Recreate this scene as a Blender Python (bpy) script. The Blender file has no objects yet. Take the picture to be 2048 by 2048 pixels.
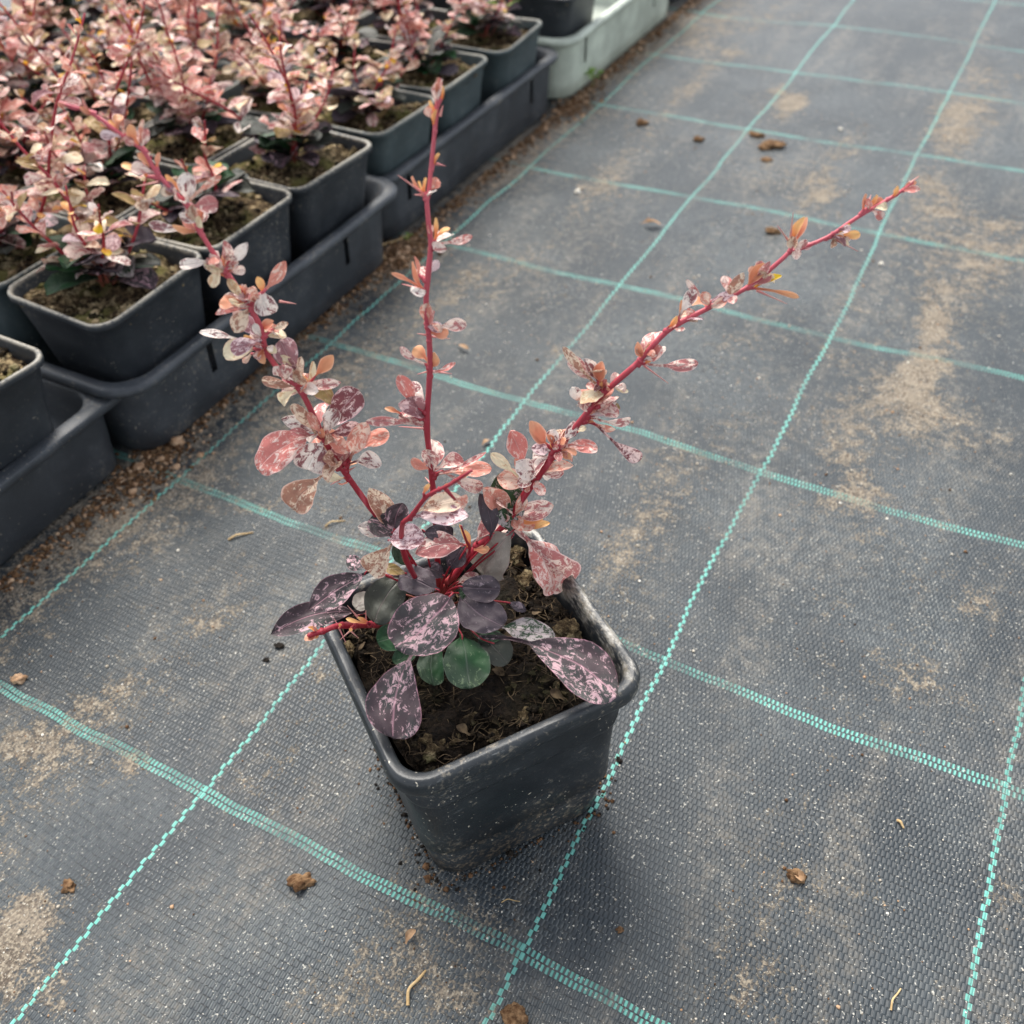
import bpy, math, random
from math import sin, cos, pi, radians, sqrt, floor
from mathutils import Vector, Matrix, noise
random.seed(11)
G = 0.16            # one square of the woven ground cover is 16 cm; shapes below are written in squares
sc = bpy.context.scene
COL = sc.collection

# ------------------------------------------------------------------ camera
cam = bpy.data.cameras.new("camera"); co = bpy.data.objects.new("camera", cam); COL.objects.link(co)
CAMP = Vector((2.50022, -0.78323, 2.41009))
RR = Vector((0.884695, 0.464580, -0.038470)); RD = Vector((0.298749, -0.628379, -0.718254)); RF = Vector((-0.357860, 0.623943, -0.694717))
M = Matrix((RR, -RD, -RF)).transposed().to_4x4(); M.translation = CAMP*G
co.matrix_world = M
cam.sensor_width = 36; cam.sensor_fit = 'HORIZONTAL'; cam.lens = 36*1901.0/2048
cam.clip_start = .01; cam.clip_end = 500
cam.dof.use_dof = True; cam.dof.focus_distance = 2.25*G; cam.dof.aperture_fstop = 12.0
sc.camera = co
# ------------------------------------------------------------------ light
w = bpy.data.worlds.new("World"); sc.world = w; w.use_nodes = True
nt = w.node_tree; bg = nt.nodes['Background']
SUN_EL, SUN_AZ = radians(55), radians(-46)      # azimuth measured from +Y towards +X
sky = nt.nodes.new('ShaderNodeTexSky'); sky.sky_type = 'NISHITA'; sky.sun_disc = False
sky.sun_elevation = SUN_EL; sky.sun_rotation = SUN_AZ; sky.air_density = 1.0; sky.dust_density = 1.5; sky.ozone_density = 1.0
hs = nt.nodes.new('ShaderNodeHueSaturation'); hs.inputs['Saturation'].default_value = .30; hs.inputs['Value'].default_value = 1.1   # thin white cloud cover
nt.links.new(sky.outputs[0], hs.inputs['Color']); nt.links.new(hs.outputs[0], bg.inputs[0]); bg.inputs[1].default_value = 0.125
sl = bpy.data.lights.new("sun", 'SUN'); sl.energy = 2.4; sl.angle = radians(34); sl.color = (1, .955, .88)
so = bpy.data.objects.new("sun", sl); COL.objects.link(so)
sd = Vector((sin(SUN_AZ)*cos(SUN_EL), cos(SUN_AZ)*cos(SUN_EL), sin(SUN_EL)))
so.rotation_euler = (-sd).to_track_quat('-Z', 'Y').to_euler(); so.location = (0, 0, 3)
sc.view_settings.view_transform = 'Standard'; sc.view_settings.look = 'None'
sc.view_settings.exposure = 1.12; sc.view_settings.gamma = 1.0
sc.cycles.use_denoising = True

# ------------------------------------------------------------------ shader helper
class S:
    """a socket with arithmetic"""
    def __init__(s, nt, sock): s.nt = nt; s.s = sock
    def op(s, o, *a, clamp=False):
        n = s.nt.nodes.new('ShaderNodeMath'); n.operation = o; n.use_clamp = clamp
        for i, v in enumerate((s,)+a):
            if isinstance(v, S): s.nt.links.new(v.s, n.inputs[i])
            else: n.inputs[i].default_value = v
        return S(s.nt, n.outputs[0])
    def __add__(s, o): return s.op('ADD', o)
    def __sub__(s, o): return s.op('SUBTRACT', o)
    def __mul__(s, o): return s.op('MULTIPLY', o)
    def __truediv__(s, o): return s.op('DIVIDE', o)
    def ss(s, a, b):
        n = s.nt.nodes.new('ShaderNodeMapRange'); n.interpolation_type = 'SMOOTHSTEP'
        s.nt.links.new(s.s, n.inputs['Value'])
        n.inputs['From Min'].default_value = a; n.inputs['From Max'].default_value = b
        return S(s.nt, n.outputs[0])
class MatB:
    def __init__(s, name):
        s.m = bpy.data.materials.new(name); s.m.use_nodes = True; s.nt = s.m.node_tree
        s.p = s.nt.nodes['Principled BSDF']; s.out = s.nt.nodes['Material Output']
    def n(s, t): return s.nt.nodes.new(t)
    def link(s, a, b): s.nt.links.new(a.s if isinstance(a, S) else a, b)
    def objco(s, k=1/G):
        t = s.n('ShaderNodeTexCoord'); v = s.n('ShaderNodeVectorMath'); v.operation = 'SCALE'; v.inputs['Scale'].default_value = k
        s.link(t.outputs['Object'], v.inputs[0]); return v.outputs[0]
    def sep(s, v):
        n = s.n('ShaderNodeSeparateXYZ'); s.link(v, n.inputs[0]); return [S(s.nt, o) for o in n.outputs]
    def comb(s, x, y, z=0.0):
        n = s.n('ShaderNodeCombineXYZ')
        for i, v in enumerate((x, y, z)):
            if isinstance(v, S): s.link(v, n.inputs[i])
            else: n.inputs[i].default_value = v
        return n.outputs[0]
    def noise(s, v, sc_, det=2.0, rough=.5, dist=0.0, w=None):
        n = s.n('ShaderNodeTexNoise')
        if w is not None:
            n.noise_dimensions = '4D'
            s.link(w, n.inputs['W'])
        s.link(v, n.inputs['Vector']); n.inputs['Scale'].default_value = sc_; n.inputs['Detail'].default_value = det
        n.inputs['Roughness'].default_value = rough; n.inputs['Distortion'].default_value = dist
        return S(s.nt, n.outputs['Fac'])
    def mix(s, f, a, b):
        n = s.n('ShaderNodeMix'); n.data_type = 'RGBA'
        ins = [n.inputs[0], n.inputs[6], n.inputs[7]]
        for i, v in zip(ins, (f, a, b)):
            if isinstance(v, S): s.link(v, i)
            elif isinstance(v, (tuple, list)): i.default_value = (*v, 1) if len(v) == 3 else v
            elif isinstance(v, (int, float)): i.default_value = v
            else: s.link(v, i)
        return n.outputs[2]
    def bump(s, h, strength, dist):
        n = s.n('ShaderNodeBump'); s.link(h, n.inputs['Height']); n.inputs['Strength'].default_value = strength; n.inputs['Distance'].default_value = dist
        s.link(n.outputs[0], s.p.inputs['Normal']); return n
    def base(s, c): 
        if isinstance(c, (tuple, list)): s.p.inputs['Base Color'].default_value = (*c, 1)
        else: s.link(c, s.p.inputs['Base Color'])
    def set(s, rough=None, spec=None):
        if rough is not None:
            if isinstance(rough, S): s.link(rough, s.p.inputs['Roughness'])
            else: s.p.inputs['Roughness'].default_value = rough
        if spec is not None: s.p.inputs['Specular IOR Level'].default_value = spec
# ------------------------------------------------------------------ materials
def ground_mat():
    b = MatB('woven_ground_cover')
    v = b.objco(); x, y, z = b.sep(v)
    n1 = b.noise(v, 1.1, 2); n2 = b.noise(b.comb(y, x, 3.0), 1.1, 2); n3 = b.noise(v, 7, 2); n4 = b.noise(b.comb(y, x, 9.0), 7, 2)
    xw = x + (n1-.5)*.07 + (n3-.5)*.012
    yw = y + (n2-.5)*.09 + (n4-.5)*.016
    PX, PY = 1/76, 1/52
    jy = yw/PY; j = jy.op('FLOOR'); fy = jy.op('FRACT')
    par = (j*.5).op('FRACT')                      # 0 or .5
    ix = xw/PX + par; fx = ix.op('FRACT')
    warp = (fx-.5).op('ABSOLUTE')                 # 0 at a warp crest, .5 in the gap
    crest = (warp*-1.0+.5).ss(0.02, .34)
    weft = (fy-.5).op('ABSOLUTE')
    gap = (weft.ss(.36, .5))
    hgt = crest*(gap*-.6+1.0)
    # teal marker tapes
    ux = (xw+.5).op('FRACT')-.5
    side = (par*4.0-1.0)*.0037
    da = (ux-side).op('ABSOLUTE')
    tealA = (da.op('LESS_THAN', .0048))*((weft).op('LESS_THAN', .46))
    uy = ((j+.5)/52.0+.5).op('FRACT')-.5
    row = (uy.op('ABSOLUTE')).op('LESS_THAN', 1.02/52)
    tealB = row*(warp.op('GREATER_THAN', .235))*(weft.op('LESS_THAN', .40))
    wornB = b.noise(v, 3.5, 4, .6).ss(.34, .58)*.75+.25
    teal = (tealA+tealB*(wornB*.86)).op('MINIMUM', 1.0)
    # bodies of sand and dust, painted on the sheet as stains
    a = b.n('ShaderNodeAttribute'); a.attribute_name = 'sand'; sand = S(b.nt, a.outputs['Fac'])
    fine = b.noise(v, 95, 3, .7); mid = b.noise(v, 22, 4, .65)
    cov = (sand*1.15 + (mid-.5)*1.9 + (fine-.5)*1.6 + (hgt*-.22)).ss(.36, .86)
    speck = (b.noise(v, 150, 1, .5)+(mid-.5)*.14).ss(.685, .715)
    dust = b.noise(v, 2.3, 4, .6)
    cell = b.noise(b.comb(ix.op('FLOOR')*.37, jy.op('FLOOR')*.37, 0.0), 2.1, 3, .8)       # every stitch a little different
    fab = b.mix(dust.ss(.3, .72), (.017, .025, .032), (.048, .058, .065))
    fab = b.mix(cell.ss(.35, .7)*.5, fab, (.036, .043, .047))
    g1 = hgt*-1.0+1.0
    reg = b.noise(v, .9, 3, .6)
    dusty = g1.ss(.30, .95)*reg.ss(.44, .60)*b.noise(v, 40, 2).ss(.30, .62)
    fab = b.mix(dusty*.50, fab, (.19, .205, .20))
    slit = gap*b.noise(b.comb(x*30.0, y*60.0, 0.0), 1.0, 2).ss(.48, .60)
    fab = b.mix(slit*.8, fab, (.010, .011, .012))
    fab = b.mix(g1*(reg.ss(.44, .60)*-1.0+1.0)*.40, fab, (.018, .021, .024))
    haze = b.noise(b.comb(x*4.2, y*1.0, 5.0), 1.0, 6, .68).ss(.45, .68)
    fab = b.mix(haze*(fine.ss(.35, .60)*.8+.2)*mid.ss(.35, .6)*.58, fab, (.195, .172, .138))
    brown = b.mix(b.noise(v, 13, 3).ss(.35, .7), (.25, .20, .145), (.11, .08, .055))
    brown = b.mix(fine.ss(.45, .62), brown, (.36, .30, .22))
    c = b.mix(teal*(haze*-.55+1.0), fab, b.mix(b.noise(v, 60, 2), (.10, .37, .31), (.20, .56, .47)))
    c = b.mix(cov*.76*(teal*-.55+1.0), c, brown)
    c = b.mix(speck*.75, c, (.50, .48, .42))
    b.base(c); b.set(rough=(cov*.35+.47).op('ADD', (dust-.5)*.15), spec=.4)
    hh = hgt*.35 + (fine*cov)*.9 + teal*.25
    b.bump(hh, .8, .0011)
    return b.m

def plastic(name, col, dusty=.4, rough=.38, dustcol=(.30, .26, .20), rimdust=0.0, edge=0.0):
    b = MatB(name); v = b.objco(); x, y, z = b.sep(v)
    n = b.noise(v, 3.5, 5, .65); f = b.noise(v, 70, 3, .7); sp = b.noise(v, 110, 1)
    c = b.mix(n.ss(.35, .75), col, tuple(min(1, t*1.7+.012) for t in col))
    d = ((n-.5)*1.2 + (f-.5)*1.3 + .5).ss(.62, .95)*dusty
    c = b.mix(d, c, dustcol)
    c = b.mix(sp.ss(.71, .76)*(b.noise(v, 6, 2).ss(.42, .6))*dusty*1.6, c, (.50, .45, .36))
    if rimdust:
        g = b.n('ShaderNodeNewGeometry'); nx, ny, nz = b.sep(g.outputs['Normal'])
        top = z.ss(.54, .58)
        # the crust lies on the back right edge of the rim
        side = (x+(b.noise(v, 9, 3)-.5)*.05).ss(.250, .275)
        st = b.noise(b.comb(x*40.0, y*14.0, z*40.0), 1.0, 4, .7)
        k = top*side*st.ss(.44, .62)
        c = b.mix(k*.75, c, b.mix(f.ss(.3, .7), (.20, .17, .12), (.50, .48, .43)))
        streak = b.noise(b.comb(x*9.0, y*9.0, z*2.2), 1.0, 4, .6).ss(.5, .8)*(z.ss(.35, .1))*.25
        c = b.mix(streak, c, (.25, .20, .14))
    if edge:
        c = b.mix(z.ss(.585, .600)*(n+(f-.5)).ss(.30, .60)*edge, c, (.34, .31, .25))
    scr = b.noise(b.comb(x*8.0, y*8.0, z*60.0), 3.0, 3, .7).ss(.60, .72)*n.ss(.45, .6)
    c = b.mix(scr*.6, c, (.20, .21, .21))
    if rimdust:
        mud = (z*-1.0+.28+(b.noise(v, 12, 4)-.5)*.4).ss(.0, .25)*f.ss(.50, .64)
        c = b.mix(mud*.55, c, (.22, .165, .11))
    b.base(c); b.set(rough=(n*.45+rough-.16), spec=.5); b.bump(n*.6+f*.25+scr*.2, .5, .0012)
    return b.m

def soil_mat(name, dark=(.018, .012, .008), mid=(.07, .045, .026), pale=(.26, .19, .10), green=(.10, .105, .035), amt=.35):
    b = MatB(name); v = b.objco()
    a = b.noise(v, 14, 6, .7); f = b.noise(v, 55, 4, .75); g = b.noise(v, 6, 3)
    c = b.mix(f.ss(.38, .62), dark, mid)
    c = b.mix((a+(f-.5)*.6).ss(.68-amt*.3, .80-amt*.1), c, pale)
    c = b.mix(g.ss(.52, .70)*amt, c, green)
    b.base(c); b.set(rough=.95, spec=.15); b.bump(f+a, 1.0, .003)
    return b.m

def leaf_mat(name, base, splash, amt, edge=None, edgew=.86, blotch=1.0, base2=None, spec=.24, rough=.45, trans=.20):
    """variegated leaf: uv 'size' holds the physical size so that the flecks stay one size"""
    b = MatB(name)
    u = b.n('ShaderNodeUVMap'); u.uv_map = 'shape'; ux, uy, _ = b.sep(u.outputs[0])
    q = b.n('ShaderNodeUVMap'); q.uv_map = 'size'; v = q.outputs[0]
    n = b.noise(v, 80/blotch, 5, .78, .8); f = b.noise(v, 170, 2, .6); m = b.noise(v, 11, 2)
    t0 = .5+(.5-amt)*.34
    k = ((n-.5)+(m-.5)*.45+.5).ss(t0-.02, t0+.05)
    fk = f.ss(.68, .73)*.8
    c = base
    if base2: c = b.mix(m.ss(.42, .58), base, base2)
    c = b.mix(k, c, b.mix(f, tuple(t*.80 for t in splash), splash)) if amt > 0 else c
    if amt > 0: c = b.mix(fk, c, splash)
    au = (ux-.5).op('ABSOLUTE')*2.0
    if edge:
        e = (au+(n-.5)*.25).ss(edgew-.02, edgew+.07)
        e = (e + uy.ss(.02, .18)*-1.0+1.0).op('MINIMUM', 1.0) if False else e
        c = b.mix(e*.85, c, edge)
    rib = (au.ss(.0, .07)*-1.0+1.0)*.35
    c = b.mix(rib, c, tuple(min(1, t*1.3+.05) for t in (edge or splash)))
    b.base(c); b.set(rough=rough, spec=spec)
    vein = (uy*26.0+au*9.0).op('SINE')*.12
    b.bump(vein*(m*1.0)+rib*-.9+n*.35, .7, .0013)
    if trans:
        tr = b.n('ShaderNodeBsdfTranslucent')
        if isinstance(c, tuple): tr.inputs[0].default_value = (*c, 1)
        else: b.link(c, tr.inputs[0])
        mx = b.n('ShaderNodeMixShader'); mx.inputs[0].default_value = trans
        b.link(b.p.outputs[0], mx.inputs[1]); b.link(tr.outputs[0], mx.inputs[2]); b.link(mx.outputs[0], b.out.inputs[0])
    return b.m

def young_mat(name, c0, c1, edge):
    b = MatB(name)
    u = b.n('ShaderNodeUVMap'); u.uv_map = 'shape'; ux, uy, _ = b.sep(u.outputs[0])
    q = b.n('ShaderNodeUVMap'); q.uv_map = 'size'; n = b.noise(q.outputs[0], 30, 3)
    au = (ux-.5).op('ABSOLUTE')*2.0
    c = b.mix((uy*.8+(n-.5)*.9).ss(.1, .75), c0, c1)
    c = b.mix(au.ss(.72, .98)*.6, c, edge)
    b.base(c); b.set(rough=.40, spec=.28)
    tr = b.n('ShaderNodeBsdfTranslucent'); b.link(c, tr.inputs[0])
    mx = b.n('ShaderNodeMixShader'); mx.inputs[0].default_value = .25
    b.link(b.p.outputs[0], mx.inputs[1]); b.link(tr.outputs[0], mx.inputs[2]); b.link(mx.outputs[0], b.out.inputs[0])
    return b.m

def stem_mat(name, a, c):
    b = MatB(name); v = b.objco(); x, y, z = b.sep(v)
    n = b.noise(v, 25, 4); l = b.noise(b.comb(x*60.0, y*60.0, z*8.0), 1.0, 3)
    col = b.mix((z+(n-.5)*.1).ss(.95, 1.75), a, c)
    col = b.mix(((z+(n-.5)*.15).ss(.58, .70)*-1.0+1.0)*.85, col, (.16, .07, .035))
    col = b.mix(l.ss(.55, .75)*.35, col, tuple(min(1, t*1.6+.03) for t in c))
    b.base(col); b.set(rough=.42, spec=.45); b.bump(l, .25, .0005)
    return b.m
def plain(name, c1, c2, sc_=20, rough=.8, spec=.3, bump=.5, dist=.002):
    b = MatB(name); v = b.objco(); n = b.noise(v, sc_, 5, .65)
    b.base(b.mix(n.ss(.35, .65), c1, c2)); b.set(rough=rough, spec=spec); b.bump(n, bump, dist); return b.m

PINK = (.70, .42, .46); LPINK = (.78, .55, .60); WHITE = (.86, .76, .74); CREAM = (.84, .73, .56)
MATS = {
 'D': leaf_mat('leaf_dark_purple_splashed', (.060, .040, .046), (.56, .36, .39), .37, edge=(.50, .24, .30), edgew=.96, trans=.03, base2=(.050, .052, .050), blotch=1.1, rough=.52, spec=.3),
 'DU': leaf_mat('leaf_dark_purple', (.066, .050, .060), (.26, .20, .22), .12, edge=(.20, .13, .16), edgew=.97, trans=.03, rough=.52, spec=.3),
 'DG': leaf_mat('leaf_dusky_green', (.058, .062, .050), (.20, .20, .17), .12, edge=(.12, .09, .09), edgew=.97, trans=.03, rough=.52, spec=.3),
 'G': leaf_mat('leaf_green_flecked', (.022, .072, .026), (.17, .23, .13), .14, edge=(.11, .13, .10), edgew=.96, trans=.05, base2=(.045, .075, .045)),
 'GV': leaf_mat('leaf_green_marbled', (.030, .070, .028), (.50, .43, .42), .54, edge=(.36, .25, .27), edgew=.93, trans=.05, base2=(.050, .075, .045), rough=.5, spec=.3),
 'P': leaf_mat('leaf_mauve_pink', (.47, .175, .170), (.95, .76, .66), .52, edge=(.86, .62, .58), edgew=.90, blotch=1.1),
 'P2': leaf_mat('leaf_rose_red', (.60, .20, .175), (.93, .70, .62), .54, edge=(.82, .50, .46), edgew=.92),
 'R': leaf_mat('leaf_salmon', (.64, .25, .19), (.90, .66, .54), .46, edge=(.78, .42, .34), edgew=.90),
 'W': leaf_mat('leaf_cream_white', (.26, .10, .105), (.95, .84, .76), .64, edge=(.90, .76, .68), edgew=.84, blotch=1.3),
 'W2': leaf_mat('leaf_lilac_white', (.32, .15, .17), (.92, .72, .72), .58, edge=(.82, .60, .66), edgew=.90),
 'B': leaf_mat('leaf_tan_mauve', (.40, .20, .14), (.92, .74, .56), .52, edge=(.80, .52, .42), edgew=.90),
 'C': leaf_mat('leaf_cream', (.66, .44, .26), (.92, .80, .56), .70, edge=(.84, .60, .44), edgew=.88, blotch=1.6),
 'T': leaf_mat('leaf_olive_underside', (.36, .25, .105), (.58, .46, .26), .35, edge=(.52, .26, .22), edgew=.90),
 'U': leaf_mat('leaf_grey_underside', (.30, .27, .235), (.40, .36, .31), .35, edge=(.34, .22, .22), edgew=.95),
 'D2': leaf_mat('leaf_wine_netted', (.22, .070, .078), (.92, .68, .64), .50, edge=(.70, .42, .44), edgew=.93),
 'D3': leaf_mat('leaf_lilac_streaked', (.30, .14, .15), (.80, .56, .55), .44, edge=(.55, .36, .38), edgew=.94),
 'O': young_mat('young_leaf_orange', (.68, .20, .08), (.86, .50, .20), (.86, .42, .24)),
 'O2': young_mat('young_leaf_rust', (.54, .18, .10), (.70, .36, .19), (.80, .46, .32)),
 'O3': young_mat('young_leaf_coral', (.56, .16, .10), (.72, .33, .20), (.84, .50, .38)),
 'Y': young_mat('young_leaf_yellow', (.80, .34, .04), (.82, .56, .03), (.80, .45, .06)),
}
STEM = stem_mat('stem_crimson', (.30, .018, .032), (.56, .105, .135))
THORN = plain('thorn_pink', (.62, .20, .20), (.70, .36, .30), 30, .45, .4, .1)
GROUND = ground_mat()
POT = plastic('pot_black_plastic', (.015, .018, .021), .75, .34, rimdust=1.0)
POT2 = plastic('pot_weathered_plastic', (.022, .026, .031), .6, .42, edge=.85)
POT3 = plastic('pot_teal_grey_plastic', (.046, .064, .068), .60, .45, edge=.7)
TRAYM = plastic('tray_charcoal_plastic', (.034, .039, .046), .55, .42)
TRAYL = plastic('tray_pale_grey_green_plastic', (.40, .44, .37), .25, .5, dustcol=(.30, .30, .20))
SOIL = soil_mat('potting_soil_dark', (.006, .0045, .0035), (.022, .015, .010), (.10, .068, .038), (.05, .05, .02), amt=.10)
SOIL2 = soil_mat('potting_soil_mossy', (.024, .016, .010), (.13, .085, .045), (.50, .38, .21), (.20, .19, .06), .7)
SOILC = soil_mat('soil_crumb_mossy', (.05, .035, .020), (.20, .14, .07), (.52, .42, .25), (.24, .23, .08), .8)
TANMOSS = plain('pale_bark_chip', (.24, .17, .09), (.48, .37, .22), 18, .95, .1, .8)
SOIL3 = soil_mat('soil_crumb_earth', (.008, .006, .004), (.036, .025, .015), (.17, .12, .065), (.08, .08, .03), .3)
FIBRE = plain('root_fibre', (.035, .023, .014), (.15, .105, .06), 30, .85, .2, .2)
CRUMB = plain('brown_crumbs', (.055, .028, .014), (.21, .115, .06), 40, .95, .15, 1, .002)
STRAW = plain('dry_straw', (.42, .28, .13), (.62, .45, .24), 25, .8, .2, .4)
CLOD = plain('dry_soil_clod', (.09, .045, .022), (.28, .17, .09), 45, .95, .15, 1, .003)
DARKCLOD = plain('dark_soil_clod', (.012, .010, .009), (.035, .028, .022), 45, .95, .15, 1, .003)
TANCLOD = plain('tan_pebble', (.34, .19, .10), (.58, .40, .26), 22, .9, .2, .6, .002)
GRIT = plain('sand_grit', (.36, .31, .24), (.55, .50, .42), 30, .9, .2, .4)
PERL = plain('perlite_grain', (.62, .56, .46), (.80, .76, .68), 40, .9, .2, .4)
DRYLEAF = plain('dried_leaf', (.24, .14, .075), (.46, .30, .18), 16, .85, .2, .7)

# ------------------------------------------------------------------ mesh helpers
def mesh_obj(name, V, F, mat, parent=None, smooth=True, uv=None, fm=None):
    me = bpy.data.meshes.new(name); me.from_pydata([(x*G, y*G, z*G) for x, y, z in V], [], F)
    mats = mat if isinstance(mat, list) else [mat]
    for m_ in mats: me.materials.append(m_)
    if fm:
        me.polygons.foreach_set('material_index', fm)
    if smooth: me.polygons.foreach_set('use_smooth', [True]*len(me.polygons))
    if uv:
        for nm, arr in uv.items():
            l = me.uv_layers.new(name=nm)
            vi = [0]*len(me.loops); me.loops.foreach_get('vertex_index', vi)
            d = []
            for i in vi: d += arr[i]
            l.data.foreach_set('uv', d)
    me.update()
    o = bpy.data.objects.new(name, me); COL.objects.link(o)
    if parent: o.parent = parent
    return o
def empty(name, loc, rz=0):
    e = bpy.data.objects.new(name, None); COL.objects.link(e); e.empty_display_size = .02
    e.location = Vector(loc)*G; e.rotation_euler = (0, 0, rz); return e
def tag(o, label, cat, group=None, kind=None):
    if label: o['label'] = label
    if cat: o['category'] = cat
    if group: o['group'] = group
    if kind: o['kind'] = kind
    return o
def rloop(hx, hy, r, z, extra=(), nc=7, n_side=1, cx=0, cy=0):
    """rounded rectangle, counter-clockwise, starting at the middle of the -x side's end; extra = y cuts on both long sides"""
    P = []
    r = min(r, hx*.99, hy*.99)
    def arc(ax, ay, a0):
        for k in range(nc):
            a = a0+pi/2*k/(nc-1); P.append((cx+ax+r*cos(a), cy+ay+r*sin(a), z))
    arc(hx-r, -hy+r, -pi/2)
    for e in extra: P.append((cx+hx, e, z))
    arc(hx-r, hy-r, 0)
    arc(-hx+r, hy-r, pi/2)
    for e in reversed(extra): P.append((cx-hx, e, z))
    arc(-hx+r, -hy+r, pi)
    return P
def loft(loops, close_end=True, skip=None, wob=0, seed=0):
    V = []; F = []; n = len(loops[0])
    for L in loops:
        for p in L:
            if wob:
                q = Vector(p)*2.2+Vector((seed*7.1, 0, 0)); d = noise.noise_vector(q)*wob
                p = (p[0]+d.x, p[1]+d.y, p[2]+d.z*.5*(1 if p[2] > .2 else 0))
            V.append(p)
    for a in range(len(loops)-1):
        for i in range(n):
            if skip and skip(a, i): continue
            k = (i+1) % n
            F.append((a*n+i, a*n+k, (a+1)*n+k, (a+1)*n+i))
    if close_end: F.append(tuple((len(loops)-1)*n+i for i in range(n)))
    return V, F
def pot_mesh(name, mat, parent, h=.64, ao=.285, b=.205, seed=0, wob=.006, lip=1.0):
    """square nursery pot: rolled lip, tapering wall with a groove and an inset foot, thin inner wall and floor"""
    L = []
    def add(hw, z, r): L.append(rloop(hw, hw, r, z, nc=9))
    w = lambda z: b+(ao-(.034 if lip >= 1 else .018)-b)*(z/h)
    add(w(0)-.045, .0, .07); add(w(0)-.014, .0, .085); add(w(0)-.008, .014, .085)
    if lip < 1:
        for z in (.14, .30, .45): add(w(z)*1.01, z, .07)
        add(ao-.014, h-.036, .068); add(ao-.010, h-.032, .068); add(ao, h-.026, .07); add(ao, h-.006, .07); add(ao-.004, h, .068); add(ao-.014, h-.001, .062); add(ao-.018, h-.008, .06)
        add(w(.4)-.012, .40, .06); add(w(.05)-.012, .02, .06)
        V, F = loft(L, True, None, wob, seed); return mesh_obj(name, V, F, mat, parent)
    add(w(.15), .145, .082); add(w(.17)-.013, .174, .082); add(w(.19)+.007, .184, .082)
    for z in (.26, .34, .40): add(w(z)+.004, z, .080)
    add(w(.42)+.000, .418, .080); add(w(.43)-.001, .428, .08); add(w(.44)+.008, .436, .080); add(w(.45)+.009, .448, .080); add(w(.46)+.004, .462, .080)
    add(w(.51)+.004, .515, .078); add(w(h-.07), h-.070, .078); add(w(h-.06)+.002, h-.064, .078)
    add(ao-.004, h-.052, .080); add(ao, h-.040, .082); add(ao, h-.016, .082); add(ao-.004, h-.005, .080); add(ao-.010, h, .078)
    add(ao-.014, h, .074); add(ao-.026, h-.002, .068); add(ao-.032, h-.008, .064); add(ao-.035, h-.020, .062)
    add(w(.4)-.014, .40, .07); add(w(.05)-.012, .02, .07)
    V, F = loft(L, True, None, wob, seed)
    return mesh_obj(name, V, F, mat, parent)
def soil_mesh(name, mat, parent, hw, z, n=34, amp=.03, mound=.0, seed=0.0, drop=.0):
    V = []; F = []
    for j in range(n+1):
        for i in range(n+1):
            u = 2*i/n-1; v = 2*j/n-1
            # squircle mapping keeps the sheet inside the rounded wall
            k = 1-.10*(u*u*v*v)
            x, y = u*hw*k, v*hw*k
            q = Vector((x*9+seed, y*9, seed*3)); d = noise.noise(q)*.6+noise.noise(q*2.7)*.35+noise.noise(q*7)*.18
            V.append((x, y, z+amp*d+mound*(1-max(abs(u), abs(v))**2)-drop*max(abs(u), abs(v))**8))
    for j in range(n):
        for i in range(n): a = j*(n+1)+i; F.append((a, a+1, a+n+2, a+n+1))
    return mesh_obj(name, V, F, mat, parent)
class Bag:
    """gathers pieces of one mesh"""
    def __init__(s): s.V = []; s.F = []; s.M = []; s.U = []; s.Z = []
    def add(s, V, F, m=0, U=None, Z=None):
        o = len(s.V); s.V += V; s.F += [tuple(i+o for i in f) for f in F]; s.M += [m]*len(F)
        s.U += U or [(.5, .5)]*len(V); s.Z += Z or [(0, 0)]*len(V)
    def build(s, name, mats, parent=None, smooth=True):
        return mesh_obj(name, s.V, s.F, mats, parent, smooth, {'shape': s.U, 'size': s.Z}, s.M)
def spline(P, m=6):
    P = [Vector(p) for p in P]; Q = [P[0]*2-P[1]]+P+[P[-1]*2-P[-2]]; out = []
    for i in range(1, len(Q)-2):
        a, b, c, d = Q[i-1:i+3]
        for k in range(m):
            t = k/m; out.append(.5*((2*b)+(c-a)*t+(2*a-5*b+4*c-d)*t*t+(3*b-a-3*c+d)*t**3))
    out.append(P[-1]); return out
def tube(P, r0, r1, n=8, cap=True, knob=0.0, rnd=None):
    V = []; F = []; N = len(P); up = Vector((.3, .2, 1)).normalized()
    for i, p in enumerate(P):
        t = (P[min(i+1, N-1)]-P[max(i-1, 0)]).normalized(); a = t.cross(up)
        if a.length < .1: a = t.cross(Vector((1, 0, 0)))
        a.normalize(); b_ = t.cross(a); r = r0+(r1-r0)*i/(N-1)
        if knob: r *= 1+knob*max(0, noise.noise(p*22))
        for k in range(n):
            an = 2*pi*k/n; V.append(tuple(p+a*(r*cos(an))+b_*(r*sin(an))))
    for i in range(N-1):
        for k in range(n): F.append((i*n+k, i*n+(k+1) % n, (i+1)*n+(k+1) % n, (i+1)*n+k))
    if cap:
        V.append(tuple(P[-1]+(P[-1]-P[-2]).normalized()*r1)); e = len(V)-1
        for k in range(n): F.append(((N-1)*n+k, (N-1)*n+(k+1) % n, e))
    return V, F
PET = {'o': .20, 'e': .12, 'r': .08, 'l': .34}
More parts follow.
